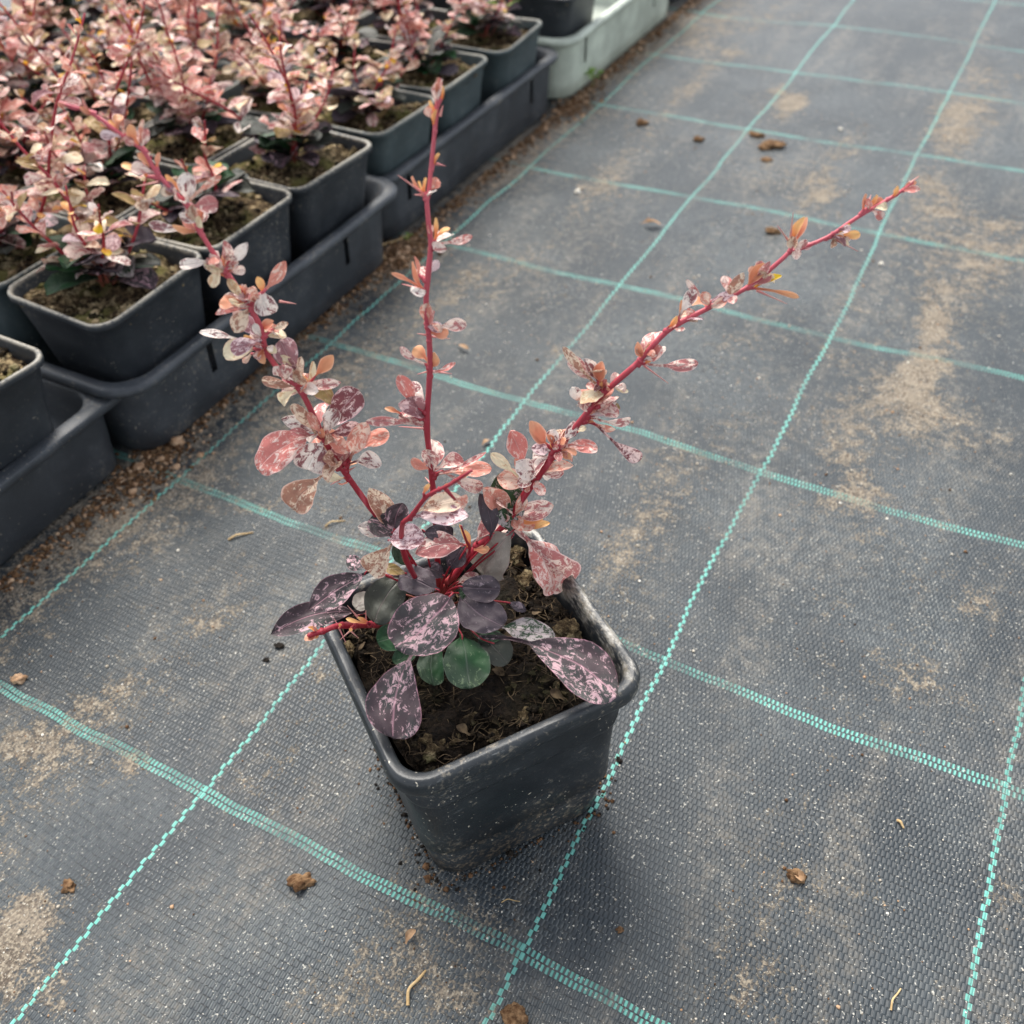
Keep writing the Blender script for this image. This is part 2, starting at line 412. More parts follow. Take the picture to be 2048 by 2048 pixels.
def leaf_geo(A, B, nrm, w, shape='o', arch=.06, nv=12, nu=6, rnd=random, calm=1.0):
    A = Vector(A); B = Vector(B); d = B-A; L = d.length; d.normalize(); nrm = Vector(nrm); nrm = (nrm-d*nrm.dot(d)).normalized(); ac = d.cross(nrm)
    pt = PET[shape]; ex = {'o': (1.05, .50), 'e': (.95, .80), 'r': (.55, .45), 'l': (1.05, .62)}[shape]
    sm = ex[0]/(ex[0]+ex[1]); mx = sm**ex[0]*(1-sm)**ex[1]
    V = []; U = []; Z = []; so = (rnd.uniform(0, 40), rnd.uniform(0, 40)); cup = rnd.uniform(-.15, .65)*calm; tw = rnd.uniform(-.6, .6)*calm; sd_ = rnd.uniform(0, 50)
    bend = rnd.uniform(-.10, .10)
    for j in range(nv+1):
        q = j/nv; t = 1-(1-q)**1.35
        s_ = max(0, (t-pt)/(1-pt)); hw = w/2*(s_**ex[0]*(1-s_)**ex[1])/mx if s_ > 0 else 0
        hw *= 1+.13*noise.noise(Vector((t*4, sd_, 0)))
        pw = min(.0045, .0024+w*.02)*(1 if t < .97 else 0)
        hw = max(hw, pw)
        c = A+d*(L*t)+nrm*(arch*L*4*t*(1-t))+ac*(bend*L*4*t*(1-t))
        ro = tw*(t-.3)
        a2 = ac*cos(ro)+nrm*sin(ro)
        for i in range(nu+1):
            u = 2*i/nu-1
            rip = .34*hw*noise.noise(Vector((t*3+sd_, u*1.5, 7)))+.10*w*noise.noise(Vector((t*8, u*2.5, sd_)))*abs(u)
            p = c+a2*(u*hw)+nrm*(cup*hw*u*u+rip)
            V.append(tuple(p)); U.append(((u+1)/2, t)); Z.append((so[0]+u*hw, so[1]+t*L*.62))
    F = []
    for j in range(nv):
        for i in range(nu): a = j*(nu+1)+i; F.append((a, a+1, a+nu+2, a+nu+1))
    return V, F, U, Z
def blob(c, r, seed, n=8, squash=.7, rough=.5):
    """an uneven lump"""
    V = []; F = []; c = Vector(c)
    for j in range(n+1):
        th = pi*j/n
        for i in range(n*2):
            ph = pi*i/n; d = Vector((sin(th)*cos(ph), sin(th)*sin(ph), cos(th)))
            k = r*(1+rough*noise.noise(d*1.3+Vector((seed, 0, 0)))+rough*.5*noise.noise(d*3.1+Vector((0, seed, 0)))+rough*.3*noise.noise(d*8+Vector((0, 0, seed))))
            V.append(tuple(c+Vector((d.x*k, d.y*k, d.z*k*squash))))
    m = n*2
    for j in range(n):
        for i in range(m): F.append((j*m+i, (j+1)*m+i, (j+1)*m+(i+1) % m, j*m+(i+1) % m))
    return V, F

# ------------------------------------------------------------------ ground
def gz(x, y):
    """gentle waves of the cloth"""
    p = Vector((x*.9, y*.7, 1.7)); a = noise.noise(p)*.022+noise.noise(p*3.1)*.005
    near = math.exp(-min(50, ((x-1.7)**2+(y-.3)**2)/.35))
    tr = 1/(1+math.exp(max(-40, min(40, (x-.02)*14))))
    return (a-.004)*(1-near)*(1-tr)
PATCH = [ # x, y, rx, ry, angle, strength : the bodies of sand seen on the cloth
 (2.394,3.244,0.070,0.420,0.12,0.75),
 (2.405,2.797,0.080,0.180,-0.30,0.60),
 (2.670,2.594,0.220,0.160,0.20,0.45),
 (2.530,4.143,0.280,0.500,0.00,0.50),
 (2.209,4.476,0.180,0.400,0.00,0.45),
 (1.652,4.270,0.160,0.220,0.20,0.45),
 (2.312,2.071,0.100,0.250,0.40,0.40),
 (2.408,1.968,0.200,0.120,0.30,0.30),
 (1.145,5.492,0.080,0.200,-0.10,1.20),
 (0.998,5.661,0.050,0.120,0.00,0.50),
 (0.383,-0.121,0.100,0.080,0.00,0.55),
 (0.758,-0.029,0.060,0.050,0.00,0.70),
 (0.848,-0.502,0.160,0.120,0.50,0.75),
 (0.911,-0.621,0.200,0.120,0.50,0.60),
 (0.495,0.093,0.120,0.060,0.80,0.35),
 (0.356,0.994,0.120,0.050,0.60,0.50),
 (0.607,0.501,0.100,0.050,0.80,0.30),
 (1.937,-0.151,0.100,0.050,0.00,0.35),
 (1.905,0.032,0.050,0.030,0.00,0.50),
 (1.956,1.156,0.050,0.060,0.00,0.45),
 (2.812,1.664,0.100,0.120,0.00,0.45),
 (2.725,1.290,0.080,0.080,0.00,0.45),
 (2.878,1.226,0.060,0.060,0.30,0.50),
 (2.745,0.527,0.100,0.050,0.30,0.35),
 (3.019,0.693,0.060,0.050,0.30,0.45),
 (1.630,4.917,0.100,0.500,0.00,0.25),
 (-0.279,6.090,0.060,0.500,0.00,0.35),
 (0.426,5.529,0.100,0.300,0.00,0.25),
 (0.621,6.214,0.250,0.120,0.00,0.30),
 (-0.095,2.559,0.100,0.250,0.00,0.35),
 (0.293,2.580,0.060,0.350,0.00,0.35),
 (0.972,2.383,0.120,0.050,0.00,0.30),
 (0.853,2.045,0.050,0.120,0.00,0.30),
 (2.169,5.527,0.200,0.600,0.00,0.40),
 (1.056,0.473,0.050,0.120,0.00,0.20),
]
def sand_at(x, y):
    p = Vector((x, y, 0))
    st = noise.noise(Vector((x*2.6, y*.55, 4)))                # streaks that run with the path
    a = .19+.46*st+.22*noise.noise(p*1.9)+.16*noise.noise(p*5)+.10*noise.noise(p*11)
    a += .55*math.exp(-min(50, abs(x+.15+.05*noise.noise(Vector((0, y*2, 3))))/.20)**2)   # along the trays
    a += .30*math.exp(-((x-.47-.06*noise.noise(Vector((0, y*1.3, 9))))/.09)**2)*(1/(1+math.exp(max(-40, min(40, -(y-2.0)*2.5)))))
    for (cx, cy, rx, ry, an, k) in PATCH:
        dx, dy = x-cx, y-cy; c_, s_ = cos(an), sin(an)
        u = (dx*c_+dy*s_)/rx; v = (-dx*s_+dy*c_)/ry
        g = u*u+v*v
        if g < 9: a += k*math.exp(-g)*(1+.9*noise.noise(p*7))
    return max(0, min(1, a))
def axis(a0, a1, step, far):
    L = []; t = a0
    while t < a1: L.append(t); t += step
    s_ = step; t = a1
    while t < far: L.append(t); s_ *= 1.45; t += s_
    s_ = step; t = a0-step; Lo = []
    while t > -far: Lo.append(t); s_ *= 1.45; t -= s_
    return Lo[::-1]+L
X = axis(-1.0, 4.2, .028, 900); Y = axis(-1.2, 9.0, .034, 900)
V = []; F = []; A_ = []
for y in Y:
    for x in X: V.append((x, y, gz(x, y))); A_.append(sand_at(x, y))
nx_ = len(X)
for j in range(len(Y)-1):
    for i in range(nx_-1): a = j*nx_+i; F.append((a, a+1, a+nx_+1, a+nx_))
g_ = mesh_obj('ground', V, F, GROUND); at = g_.data.attributes.new('sand', 'FLOAT', 'POINT'); at.data.foreach_set('value', A_)
tag(g_, 'grey woven ground cover cloth with a teal line grid and blown sand', None, None, 'structure')

# ------------------------------------------------------------------ trays
def tray(label, x1, y0, y1, h, mat, slots, flange=.055, lip=.03, r=.13, width=2.93, inset=.085, rim_r=.15, square=False):
    """carrier tray: wide flat rim, leaning wall pierced by slots, floor; x1 is the outer edge of the rim on the path side"""
    cx = x1-width/2; cy = (y0+y1)/2; e = empty('carrier_tray', (cx, cy, 0)); hx = width/2; hy = (y1-y0)/2
    cuts = []
    for s_ in slots: cuts += [s_-cy-.017, s_-cy+.017]
    L = []
    def add(k, z, rr): L.append(rloop(hx-k, hy-k, rr, z, extra=cuts, nc=9))
    wi = inset
    add(wi+.03, .0, r); add(wi, .018, r); add(wi-.004, .10, r); add(wi-.008, h*.42, r)
    add(wi-.016, h*.80, r); add(wi-.020, h-.035, r)
    if square: add(.004, h-.034, rim_r); add(.0, h-.030, rim_r); add(.0, h-.004, rim_r); add(.004, h, rim_r)
    else: add(.008, h-.040, rim_r); add(.0, h-.030, rim_r); add(.0, h-.014, rim_r); add(.006, h-.004, rim_r); add(.016, h, rim_r)
    k0 = len(L)
    add(flange-.012, h, r); add(flange-.002, h-.004, r); add(flange+.004, h-.014, r)
    add(wi+.012, h*.80, r-.02); add(wi+.018, h*.42, r-.02); add(wi+.03, .03, r-.02)
    n = len(L[0]); ci = [9+2*i for i in range(len(slots))]
    def skip(a, i):
        return i in ci and (a == 3 or a == len(L)-3)
    V, F = loft(L, True, skip, .010, x1+y0)
    F.append(tuple(reversed([i for i in range(n)])))
    mesh_obj('tray_body', V, F, mat, e)
    return e
TG = 'carrier trays standing along the path'
FLOOR_T = .02
t = tray('', -.19, -.80, 1.035, .325, TRAYM, (.40, -.35), flange=.065, square=True, rim_r=.02, r=.11, inset=.05)
tag(t, 'scuffed black tray at the left edge, its flat rim tucked under the next tray', 'tray', TG)
t = tray('', -.070, .955, 2.86, .38, TRAYM, (1.45, 2.40))
tag(t, 'charcoal black tray with a rounded rim corner and two slots, second from the left corner', 'tray', TG)
t = tray('', -.185, 2.80, 4.88, .36, TRAYM, (3.10, 4.50), inset=.06)
tag(t, 'charcoal black tray behind the upright middle shoot, next to the pale tray', 'tray', TG)
t = tray('', -.135, 4.86, 6.93, .40, TRAYL, (5.22, 6.45), inset=.075)
tag(t, 'pale grey green tray, the only light coloured one', 'tray', TG)
t = tray('', -.20, 6.98, 8.9, .38, TRAYM, (7.4, 8.4))
tag(t, 'dark tray at the top edge just beyond the pale tray', 'tray', TG)

# ------------------------------------------------------------------ the shrub in front
STEMS={
 'left':(0.0072,0.003,[[-0.156,0.066,0.574],[-0.184,0.055,0.705],[-0.224,0.036,0.842],[-0.265,0.016,0.947],[-0.307,-0.003,1.073],[-0.325,-0.009,1.14],[-0.346,-0.015,1.241],[-0.372,-0.028,1.288],[-0.394,-0.037,1.344],[-0.395,-0.034,1.389],[-0.406,-0.036,1.44],[-0.43,-0.044,1.508],[-0.448,-0.051,1.556],[-0.463,-0.056,1.605],[-0.474,-0.058,1.649],[-0.507,-0.072,1.706],[-0.52,-0.076,1.747],[-0.551,-0.09,1.779],[-0.582,-0.106,1.813],[-0.623,-0.127,1.831]]),
 'mid':(0.0072,0.0032,[[-0.143,0.075,0.572],[-0.137,0.091,0.77],[-0.135,0.102,0.925],[-0.136,0.106,0.985],[-0.137,0.11,1.05],[-0.138,0.116,1.134],[-0.127,0.135,1.266],[-0.125,0.143,1.338],[-0.127,0.149,1.413],[-0.122,0.158,1.471],[-0.115,0.17,1.535],[-0.117,0.173,1.571],[-0.118,0.177,1.62],[-0.115,0.18,1.631],[-0.109,0.192,1.688],[-0.103,0.203,1.742],[-0.098,0.212,1.791],[-0.095,0.219,1.822]]),
 'right':(0.0095,0.0027,[[-0.139,0.077,0.571],[-0.127,0.088,0.646],[-0.099,0.109,0.692],[-0.05,0.146,0.775],[0.007,0.188,0.841],[0.033,0.208,0.902],[0.063,0.231,0.963],[0.096,0.257,1.028],[0.11,0.268,1.055],[0.151,0.299,1.126],[0.176,0.318,1.171],[0.202,0.338,1.203],[0.234,0.363,1.24],[0.25,0.375,1.265],[0.283,0.4,1.313],[0.316,0.425,1.338],[0.353,0.453,1.359],[0.394,0.485,1.383],[0.423,0.506,1.404],[0.463,0.537,1.45],[0.474,0.546,1.461],[0.529,0.587,1.484],[0.571,0.619,1.518],[0.604,0.644,1.541],[0.63,0.664,1.559],[0.65,0.68,1.578]]),
 'short':(0.007,0.003,[[-0.154,0.067,0.574],[-0.153,-0.011,0.826],[-0.125,-0.04,0.972],[-0.096,-0.039,1.015],[-0.044,-0.041,1.097],[0.008,-0.038,1.144],[0.064,-0.037,1.203]]),
 'side':(0.008,0.006,[[-0.139,0.053,0.577],[-0.179,-0.028,0.605],[-0.215,-0.108,0.665],[-0.244,-0.178,0.724],[-0.259,-0.214,0.737],[-0.271,-0.247,0.752]]),
 'twig':(0.004,0.002,[[-0.08,0.119,0.725],[-0.045,0.094,0.812],[-0.035,0.067,0.871],[-0.018,0.028,0.959]]),
}
LEAVES=[
('core','D','r',(-0.016,-0.035,0.805),(-0.062,-0.209,0.785),(0.220,-0.169,0.961),0.132,0.06),
('core','DU','r',(-0.079,-0.000,0.745),(-0.202,0.018,0.725),(-0.196,-0.304,0.932),0.076,0.07),
('core','DG','r',(-0.201,0.031,0.705),(-0.210,-0.098,0.665),(0.390,-0.296,0.872),0.090,0.06),
('core','D','e',(-0.233,-0.046,0.785),(-0.320,-0.183,0.745),(0.252,-0.415,0.874),0.075,0.04),
('core','D','e',(-0.256,-0.070,0.645),(-0.412,-0.235,0.665),(0.390,-0.263,0.882),0.069,0.12),
('core','D','o',(-0.050,-0.135,0.725),(-0.006,-0.336,0.645),(0.234,-0.315,0.920),0.122,0.05),
('core','G','r',(0.002,-0.048,0.685),(0.080,-0.151,0.645),(0.239,-0.186,0.953),0.106,0.04),
('core','DU','r',(-0.036,0.015,0.765),(0.047,0.067,0.745),(0.484,-0.483,0.730),0.062,0.06),
('core','DU','r',(-0.044,0.028,0.725),(0.089,0.000,0.705),(0.081,-0.295,0.952),0.094,0.09),
('core','GV','e',(0.056,0.021,0.665),(0.188,0.068,0.645),(0.271,-0.380,0.884),0.064,0.08),
('core','D','l',(0.035,-0.026,0.665),(0.394,-0.050,0.685),(-0.071,-0.250,0.966),0.117,0.04),
('core','G','r',(-0.126,-0.050,0.645),(-0.193,-0.120,0.625),(0.112,-0.368,0.923),0.068,0.11),
('core','G','r',(-0.115,-0.074,0.615),(-0.134,-0.143,0.605),(0.245,-0.205,0.948),0.046,0.06),
('core','G','r',(-0.061,-0.065,0.635),(-0.014,-0.156,0.605),(0.187,-0.219,0.958),0.065,0.07),
('core','DG','r',(0.016,-0.000,0.635),(0.109,-0.027,0.605),(0.252,-0.181,0.951),0.074,0.11),
('core','G','r',(-0.005,-0.000,0.655),(0.071,0.017,0.635),(0.300,-0.278,0.912),0.041,0.08),
('core','U','r',(-0.275,-0.005,0.645),(-0.286,-0.070,0.645),(0.144,-0.025,0.989),0.052,0.07),
('core','D','r',(-0.194,0.015,0.866),(-0.255,0.003,0.897),(0.473,-0.220,0.853),0.066,0.08),
('core','D','e',(-0.193,0.015,0.873),(-0.190,0.057,0.933),(0.480,-0.730,0.486),0.051,0.02),
('core','D','e',(-0.269,-0.012,0.745),(-0.340,-0.005,0.745),(-0.036,-0.353,0.935),0.036,0.03),
('core','DU','r',(-0.112,0.072,0.707),(-0.156,0.058,0.733),(0.557,-0.491,0.670),0.041,0.11),
('core','DU','r',(-0.143,0.050,0.866),(-0.097,0.107,0.824),(0.810,-0.283,0.514),0.049,0.11),
('core','DU','r',(-0.101,0.079,0.734),(-0.083,0.118,0.778),(0.379,-0.770,0.514),0.051,0.11),
('core','G','e',(-0.177,0.026,0.751),(-0.213,0.023,0.813),(0.802,-0.416,0.430),0.042,0.04),
('core','T','e',(-0.183,0.022,0.730),(-0.237,-0.002,0.760),(0.576,-0.361,0.734),0.028,0.06),
('core','P','e',(-0.089,0.088,0.679),(-0.043,0.119,0.701),(0.265,-0.794,0.548),0.029,0.09),
('core','DU','e',(0.053,0.081,0.685),(0.099,0.092,0.665),(0.434,-0.302,0.849),0.024,0.11),
('core','G','e',(-0.046,0.026,0.745),(-0.018,0.034,0.725),(0.606,-0.327,0.725),0.030,0.10),
('short','B','o',(-0.150,-0.040,0.923),(-0.202,-0.088,0.837),(0.111,-0.899,0.424),0.061,0.03),
('short','W2','r',(-0.162,-0.049,0.922),(-0.088,-0.016,0.931),(0.123,-0.494,0.861),0.058,0.03),
('core','P','e',(-0.061,0.108,0.802),(-0.141,0.011,0.832),(0.598,-0.266,0.756),0.062,0.11),
('short','W2','e',(-0.094,-0.038,1.011),(0.016,0.011,1.018),(0.178,-0.522,0.834),0.057,0.05),
('short','B','e',(-0.084,-0.039,1.032),(-0.009,0.040,1.028),(0.426,-0.364,0.828),0.045,0.07),
('short','R','e',(0.014,-0.031,1.101),(0.030,-0.017,1.078),(0.855,-0.154,0.495),0.030,0.05),
('left','B','e',(-0.215,0.042,0.847),(-0.262,0.035,0.970),(0.824,-0.489,0.285),0.052,0.06),
('core','GV','e',(0.025,0.168,0.811),(-0.022,0.212,0.963),(0.669,-0.634,0.388),0.093,0.05),
('core','DU','e',(-0.016,0.140,0.816),(-0.047,0.160,0.933),(0.678,-0.672,0.297),0.047,0.12),
('right','R','e',(0.011,0.191,0.846),(-0.034,0.155,0.958),(0.807,-0.575,0.133),0.054,0.04),
('right','P','e',(-0.055,0.142,0.789),(0.000,0.191,0.862),(0.211,-0.876,0.433),0.040,0.06),
('right','P','e',(0.011,0.191,0.856),(0.092,0.260,0.865),(0.459,-0.626,0.630),0.049,0.07),
('right','O','e',(0.013,0.193,0.834),(0.076,0.237,0.835),(0.490,-0.704,0.514),0.026,0.09),
('right','O','e',(0.016,0.195,0.820),(0.089,0.246,0.819),(0.415,-0.580,0.701),0.022,0.11),
('right','P2','o',(0.013,0.192,0.823),(0.112,0.223,0.621),(0.888,-0.219,0.404),0.117,0.10),
('right','P','o',(0.018,0.196,0.826),(0.123,0.290,0.574),(0.750,-0.659,0.065),0.097,0.12),
('core','U','r',(0.029,0.171,0.835),(-0.060,0.150,0.670),(-0.268,-0.927,0.263),0.114,0.10),
('core','O2','e',(-0.049,0.116,0.788),(-0.016,0.135,0.788),(0.307,-0.555,0.773),0.021,0.02),
('twig','O','e',(-0.041,0.088,0.828),(-0.048,0.083,0.884),(0.890,-0.451,0.075),0.014,0.03),
('twig','O','e',(-0.045,0.085,0.826),(-0.056,0.077,0.906),(0.899,-0.430,0.080),0.007,0.11),
('left','P2','r',(-0.342,-0.021,1.137),(-0.438,-0.105,1.070),(0.199,-0.738,0.644),0.079,0.12),
('left','W','r',(-0.325,-0.011,1.118),(-0.348,-0.052,1.062),(0.481,-0.790,0.379),0.080,0.05),
('left','R','e',(-0.324,-0.009,1.128),(-0.273,0.003,1.093),(0.580,-0.426,0.694),0.033,0.03),
('left','P','e',(-0.306,-0.000,1.089),(-0.287,0.020,1.057),(0.894,-0.337,0.296),0.023,0.04),
('left','B','o',(-0.328,-0.019,1.036),(-0.389,-0.087,0.959),(0.089,-0.781,0.618),0.078,0.03),
('left','C','e',(-0.296,0.000,1.015),(-0.333,-0.023,1.036),(0.650,-0.591,0.478),0.024,0.05),
('left','B','o',(-0.335,-0.016,1.138),(-0.361,-0.038,1.225),(0.717,-0.696,0.041),0.026,0.11),
('left','P','e',(-0.342,-0.021,1.135),(-0.372,-0.054,1.162),(0.688,-0.018,0.725),0.021,0.11),
('left','D2','o',(-0.324,-0.008,1.146),(-0.254,0.055,1.232),(0.330,-0.867,0.373),0.064,0.06),
('left','D2','o',(-0.319,-0.006,1.134),(-0.251,0.032,1.158),(0.194,-0.753,0.628),0.030,0.10),
('left','T','r',(-0.335,-0.007,1.264),(-0.307,0.029,1.206),(0.915,-0.106,0.388),0.045,0.03),
('left','P','e',(-0.343,-0.012,1.263),(-0.274,0.027,1.264),(0.349,-0.649,0.676),0.023,0.09),
('left','B','o',(-0.348,-0.015,1.258),(-0.401,-0.062,1.292),(0.663,-0.218,0.716),0.024,0.06),
('left','C','o',(-0.348,-0.014,1.267),(-0.367,-0.028,1.339),(0.913,-0.371,0.173),0.019,0.07),
('left','D3','o',(-0.346,-0.011,1.287),(-0.375,-0.012,1.363),(0.728,-0.625,0.282),0.053,0.11),
('left','C','o',(-0.334,-0.006,1.271),(-0.309,-0.000,1.323),(0.079,-0.995,0.063),0.018,0.05),
('left','O2','e',(-0.319,0.004,1.283),(-0.296,0.045,1.314),(0.597,-0.679,0.427),0.027,0.05),
('left','O','e',(-0.346,-0.014,1.256),(-0.340,-0.010,1.290),(0.745,-0.665,-0.054),0.017,0.08),
('left','C','r',(-0.414,-0.050,1.354),(-0.459,-0.089,1.351),(0.439,-0.549,0.712),0.040,0.09),
('left','W','l',(-0.415,-0.050,1.363),(-0.516,-0.081,1.385),(0.348,-0.622,0.701),0.018,0.04),
('left','O','e',(-0.412,-0.048,1.360),(-0.419,-0.059,1.391),(0.947,-0.295,0.130),0.016,0.03),
('left','O','e',(-0.402,-0.042,1.350),(-0.416,-0.044,1.360),(0.534,-0.521,0.666),0.011,0.11),
('left','B','e',(-0.402,-0.042,1.354),(-0.385,-0.019,1.335),(0.863,-0.414,0.290),0.012,0.07),
('left','R','e',(-0.419,-0.054,1.344),(-0.439,-0.064,1.324),(0.159,-0.945,0.287),0.012,0.04),
('left','C','e',(-0.400,-0.037,1.390),(-0.363,-0.003,1.369),(0.608,-0.182,0.773),0.031,0.09),
('left','B','e',(-0.377,-0.021,1.393),(-0.350,-0.003,1.404),(0.247,-0.745,0.620),0.015,0.02),
('left','R','e',(-0.377,-0.014,1.478),(-0.347,0.025,1.524),(0.455,-0.806,0.379),0.026,0.04),
('left','O','e',(-0.383,-0.018,1.470),(-0.393,-0.012,1.500),(0.734,-0.573,0.365),0.017,0.07),
('left','W','r',(-0.384,-0.018,1.473),(-0.372,-0.023,1.428),(0.691,-0.679,0.246),0.043,0.11),
('left','R','r',(-0.400,-0.031,1.454),(-0.394,-0.028,1.488),(0.335,-0.942,0.000),0.025,0.02),
('left','O','e',(-0.408,-0.035,1.458),(-0.420,-0.036,1.488),(0.600,-0.770,0.217),0.014,0.05),
('left','C','o',(-0.410,-0.037,1.455),(-0.425,-0.055,1.511),(0.865,-0.497,0.074),0.018,0.02),
('left','P','e',(-0.410,-0.038,1.445),(-0.436,-0.054,1.464),(0.679,-0.423,0.600),0.014,0.05),
('left','P2','e',(-0.408,-0.037,1.442),(-0.480,-0.061,1.423),(0.129,-0.818,0.560),0.016,0.09),
('left','O','e',(-0.403,-0.034,1.438),(-0.409,-0.029,1.464),(0.763,-0.578,0.289),0.011,0.07),
('left','W','e',(-0.426,-0.039,1.537),(-0.386,-0.021,1.576),(0.238,-0.952,0.195),0.022,0.09),
('left','P','e',(-0.427,-0.040,1.539),(-0.418,-0.047,1.586),(0.943,-0.247,-0.222),0.024,0.09),
('left','W','e',(-0.425,-0.039,1.538),(-0.408,-0.014,1.544),(0.665,-0.593,0.455),0.017,0.11),
('left','O2','e',(-0.434,-0.047,1.513),(-0.423,-0.030,1.541),(0.331,-0.868,0.370),0.017,0.09),
('left','W','o',(-0.444,-0.050,1.541),(-0.517,-0.077,1.530),(0.229,-0.833,0.503),0.021,0.06),
('left','P','e',(-0.446,-0.053,1.523),(-0.453,-0.066,1.553),(0.923,-0.382,0.044),0.018,0.09),
('left','O2','e',(-0.438,-0.049,1.511),(-0.456,-0.059,1.525),(0.676,-0.579,0.455),0.014,0.11),
('left','W','l',(-0.465,-0.057,1.600),(-0.539,-0.098,1.617),(0.457,-0.513,0.727),0.020,0.10),
('left','O2','e',(-0.465,-0.058,1.600),(-0.491,-0.088,1.620),(0.822,-0.461,0.336),0.012,0.03),
('left','W','e',(-0.460,-0.053,1.617),(-0.481,-0.074,1.638),(0.827,-0.402,0.392),0.018,0.09),
('left','W','e',(-0.465,-0.056,1.617),(-0.475,-0.047,1.650),(0.607,-0.715,0.346),0.021,0.12),
('left','O3','e',(-0.459,-0.052,1.614),(-0.453,-0.042,1.643),(0.831,-0.555,0.040),0.006,0.07),
('left','R','l',(-0.471,-0.056,1.655),(-0.424,-0.006,1.690),(0.446,-0.760,0.473),0.013,0.10),
('left','R','e',(-0.472,-0.056,1.657),(-0.458,-0.045,1.684),(0.628,-0.778,-0.014),0.008,0.02),
('left','O','e',(-0.475,-0.056,1.669),(-0.503,-0.059,1.700),(0.657,-0.533,0.533),0.011,0.10),
('left','O','o',(-0.511,-0.074,1.709),(-0.565,-0.093,1.722),(0.339,-0.422,0.841),0.015,0.02),
('left','O3','e',(-0.505,-0.070,1.717),(-0.505,-0.056,1.738),(0.797,-0.515,0.315),0.010,0.08),
('left','O','e',(-0.522,-0.082,1.703),(-0.528,-0.089,1.719),(0.889,-0.440,0.129),0.007,0.10),
('left','O','e',(-0.545,-0.088,1.775),(-0.567,-0.086,1.796),(0.554,-0.573,0.603),0.011,0.04),
('left','R','e',(-0.541,-0.085,1.775),(-0.546,-0.075,1.798),(0.718,-0.571,0.399),0.007,0.11),
('left','O2','o',(-0.522,-0.076,1.755),(-0.524,-0.083,1.794),(0.669,-0.736,-0.105),0.017,0.10),
('left','R','o',(-0.521,-0.075,1.755),(-0.498,-0.073,1.803),(0.349,-0.929,-0.125),0.008,0.05),
('left','O3','e',(-0.578,-0.103,1.809),(-0.588,-0.118,1.826),(0.897,-0.412,0.157),0.009,0.04),
('left','R','e',(-0.584,-0.106,1.816),(-0.588,-0.107,1.835),(0.612,-0.785,0.092),0.005,0.10),
('left','R','e',(-0.611,-0.121,1.824),(-0.620,-0.133,1.834),(0.785,-0.618,-0.041),0.008,0.06),
('mid','R','e',(-0.095,0.214,1.792),(-0.091,0.212,1.829),(0.591,-0.798,-0.115),0.009,0.04),
('mid','O','e',(-0.093,0.216,1.791),(-0.090,0.219,1.813),(0.497,-0.867,0.035),0.006,0.08),
('mid','O3','e',(-0.096,0.214,1.795),(-0.095,0.209,1.817),(0.862,-0.490,-0.127),0.006,0.03),
('mid','O','e',(-0.102,0.207,1.772),(-0.105,0.198,1.794),(0.526,-0.815,-0.242),0.007,0.05),
('mid','O','e',(-0.103,0.203,1.749),(-0.096,0.203,1.778),(0.117,-0.993,-0.033),0.008,0.11),
('mid','O','e',(-0.106,0.193,1.683),(-0.097,0.201,1.702),(0.265,-0.933,0.244),0.007,0.04),
('mid','O3','e',(-0.124,0.174,1.634),(-0.143,0.174,1.663),(0.566,-0.743,0.357),0.006,0.11),
('mid','O','e',(-0.122,0.175,1.634),(-0.127,0.170,1.659),(0.681,-0.731,-0.046),0.005,0.06),
('mid','O','e',(-0.122,0.176,1.636),(-0.113,0.174,1.666),(0.362,-0.914,-0.183),0.006,0.07),
('mid','O','e',(-0.108,0.176,1.544),(-0.108,0.186,1.585),(0.481,-0.851,0.210),0.009,0.09),
('mid','O','l',(-0.110,0.174,1.538),(-0.084,0.194,1.565),(-0.152,-0.715,0.683),0.014,0.12),
('mid','P2','l',(-0.110,0.174,1.538),(-0.046,0.209,1.549),(0.319,-0.770,0.553),0.017,0.02),
('mid','O3','e',(-0.131,0.149,1.450),(-0.136,0.134,1.516),(0.852,-0.519,-0.067),0.012,0.03),
('mid','R','e',(-0.137,0.148,1.479),(-0.133,0.139,1.524),(0.467,-0.858,-0.213),0.009,0.03),
('mid','O3','l',(-0.131,0.149,1.449),(-0.173,0.113,1.493),(0.803,-0.417,0.427),0.010,0.02),
('mid','R','e',(-0.128,0.145,1.375),(-0.119,0.145,1.423),(0.198,-0.980,-0.023),0.025,0.03),
('mid','P','l',(-0.123,0.147,1.364),(-0.058,0.183,1.369),(0.360,-0.732,0.578),0.027,0.10),
('mid','W2','e',(-0.131,0.142,1.376),(-0.096,0.156,1.362),(0.497,-0.641,0.585),0.022,0.08),
('mid','O','e',(-0.126,0.143,1.345),(-0.123,0.145,1.357),(0.345,-0.934,0.090),0.009,0.07),
('mid','P','l',(-0.134,0.132,1.284),(-0.173,0.106,1.330),(0.745,-0.594,0.303),0.017,0.06),
('mid','P2','l',(-0.125,0.136,1.262),(-0.079,0.161,1.284),(0.118,-0.777,0.619),0.014,0.12),
('mid','P2','o',(-0.152,0.110,1.180),(-0.179,0.097,1.266),(0.771,-0.619,0.149),0.034,0.04),
('mid','D3','r',(-0.142,0.116,1.156),(-0.175,0.077,1.207),(0.885,-0.212,0.415),0.043,0.10),
('mid','O2','e',(-0.182,0.087,1.172),(-0.215,0.079,1.181),(0.351,-0.558,0.752),0.012,0.09),
('mid','P','l',(-0.144,0.112,1.133),(-0.223,0.020,1.185),(0.801,-0.501,0.328),0.022,0.08),
('mid','R','o',(-0.133,0.111,1.015),(-0.165,0.078,1.057),(0.840,-0.463,0.282),0.023,0.06),
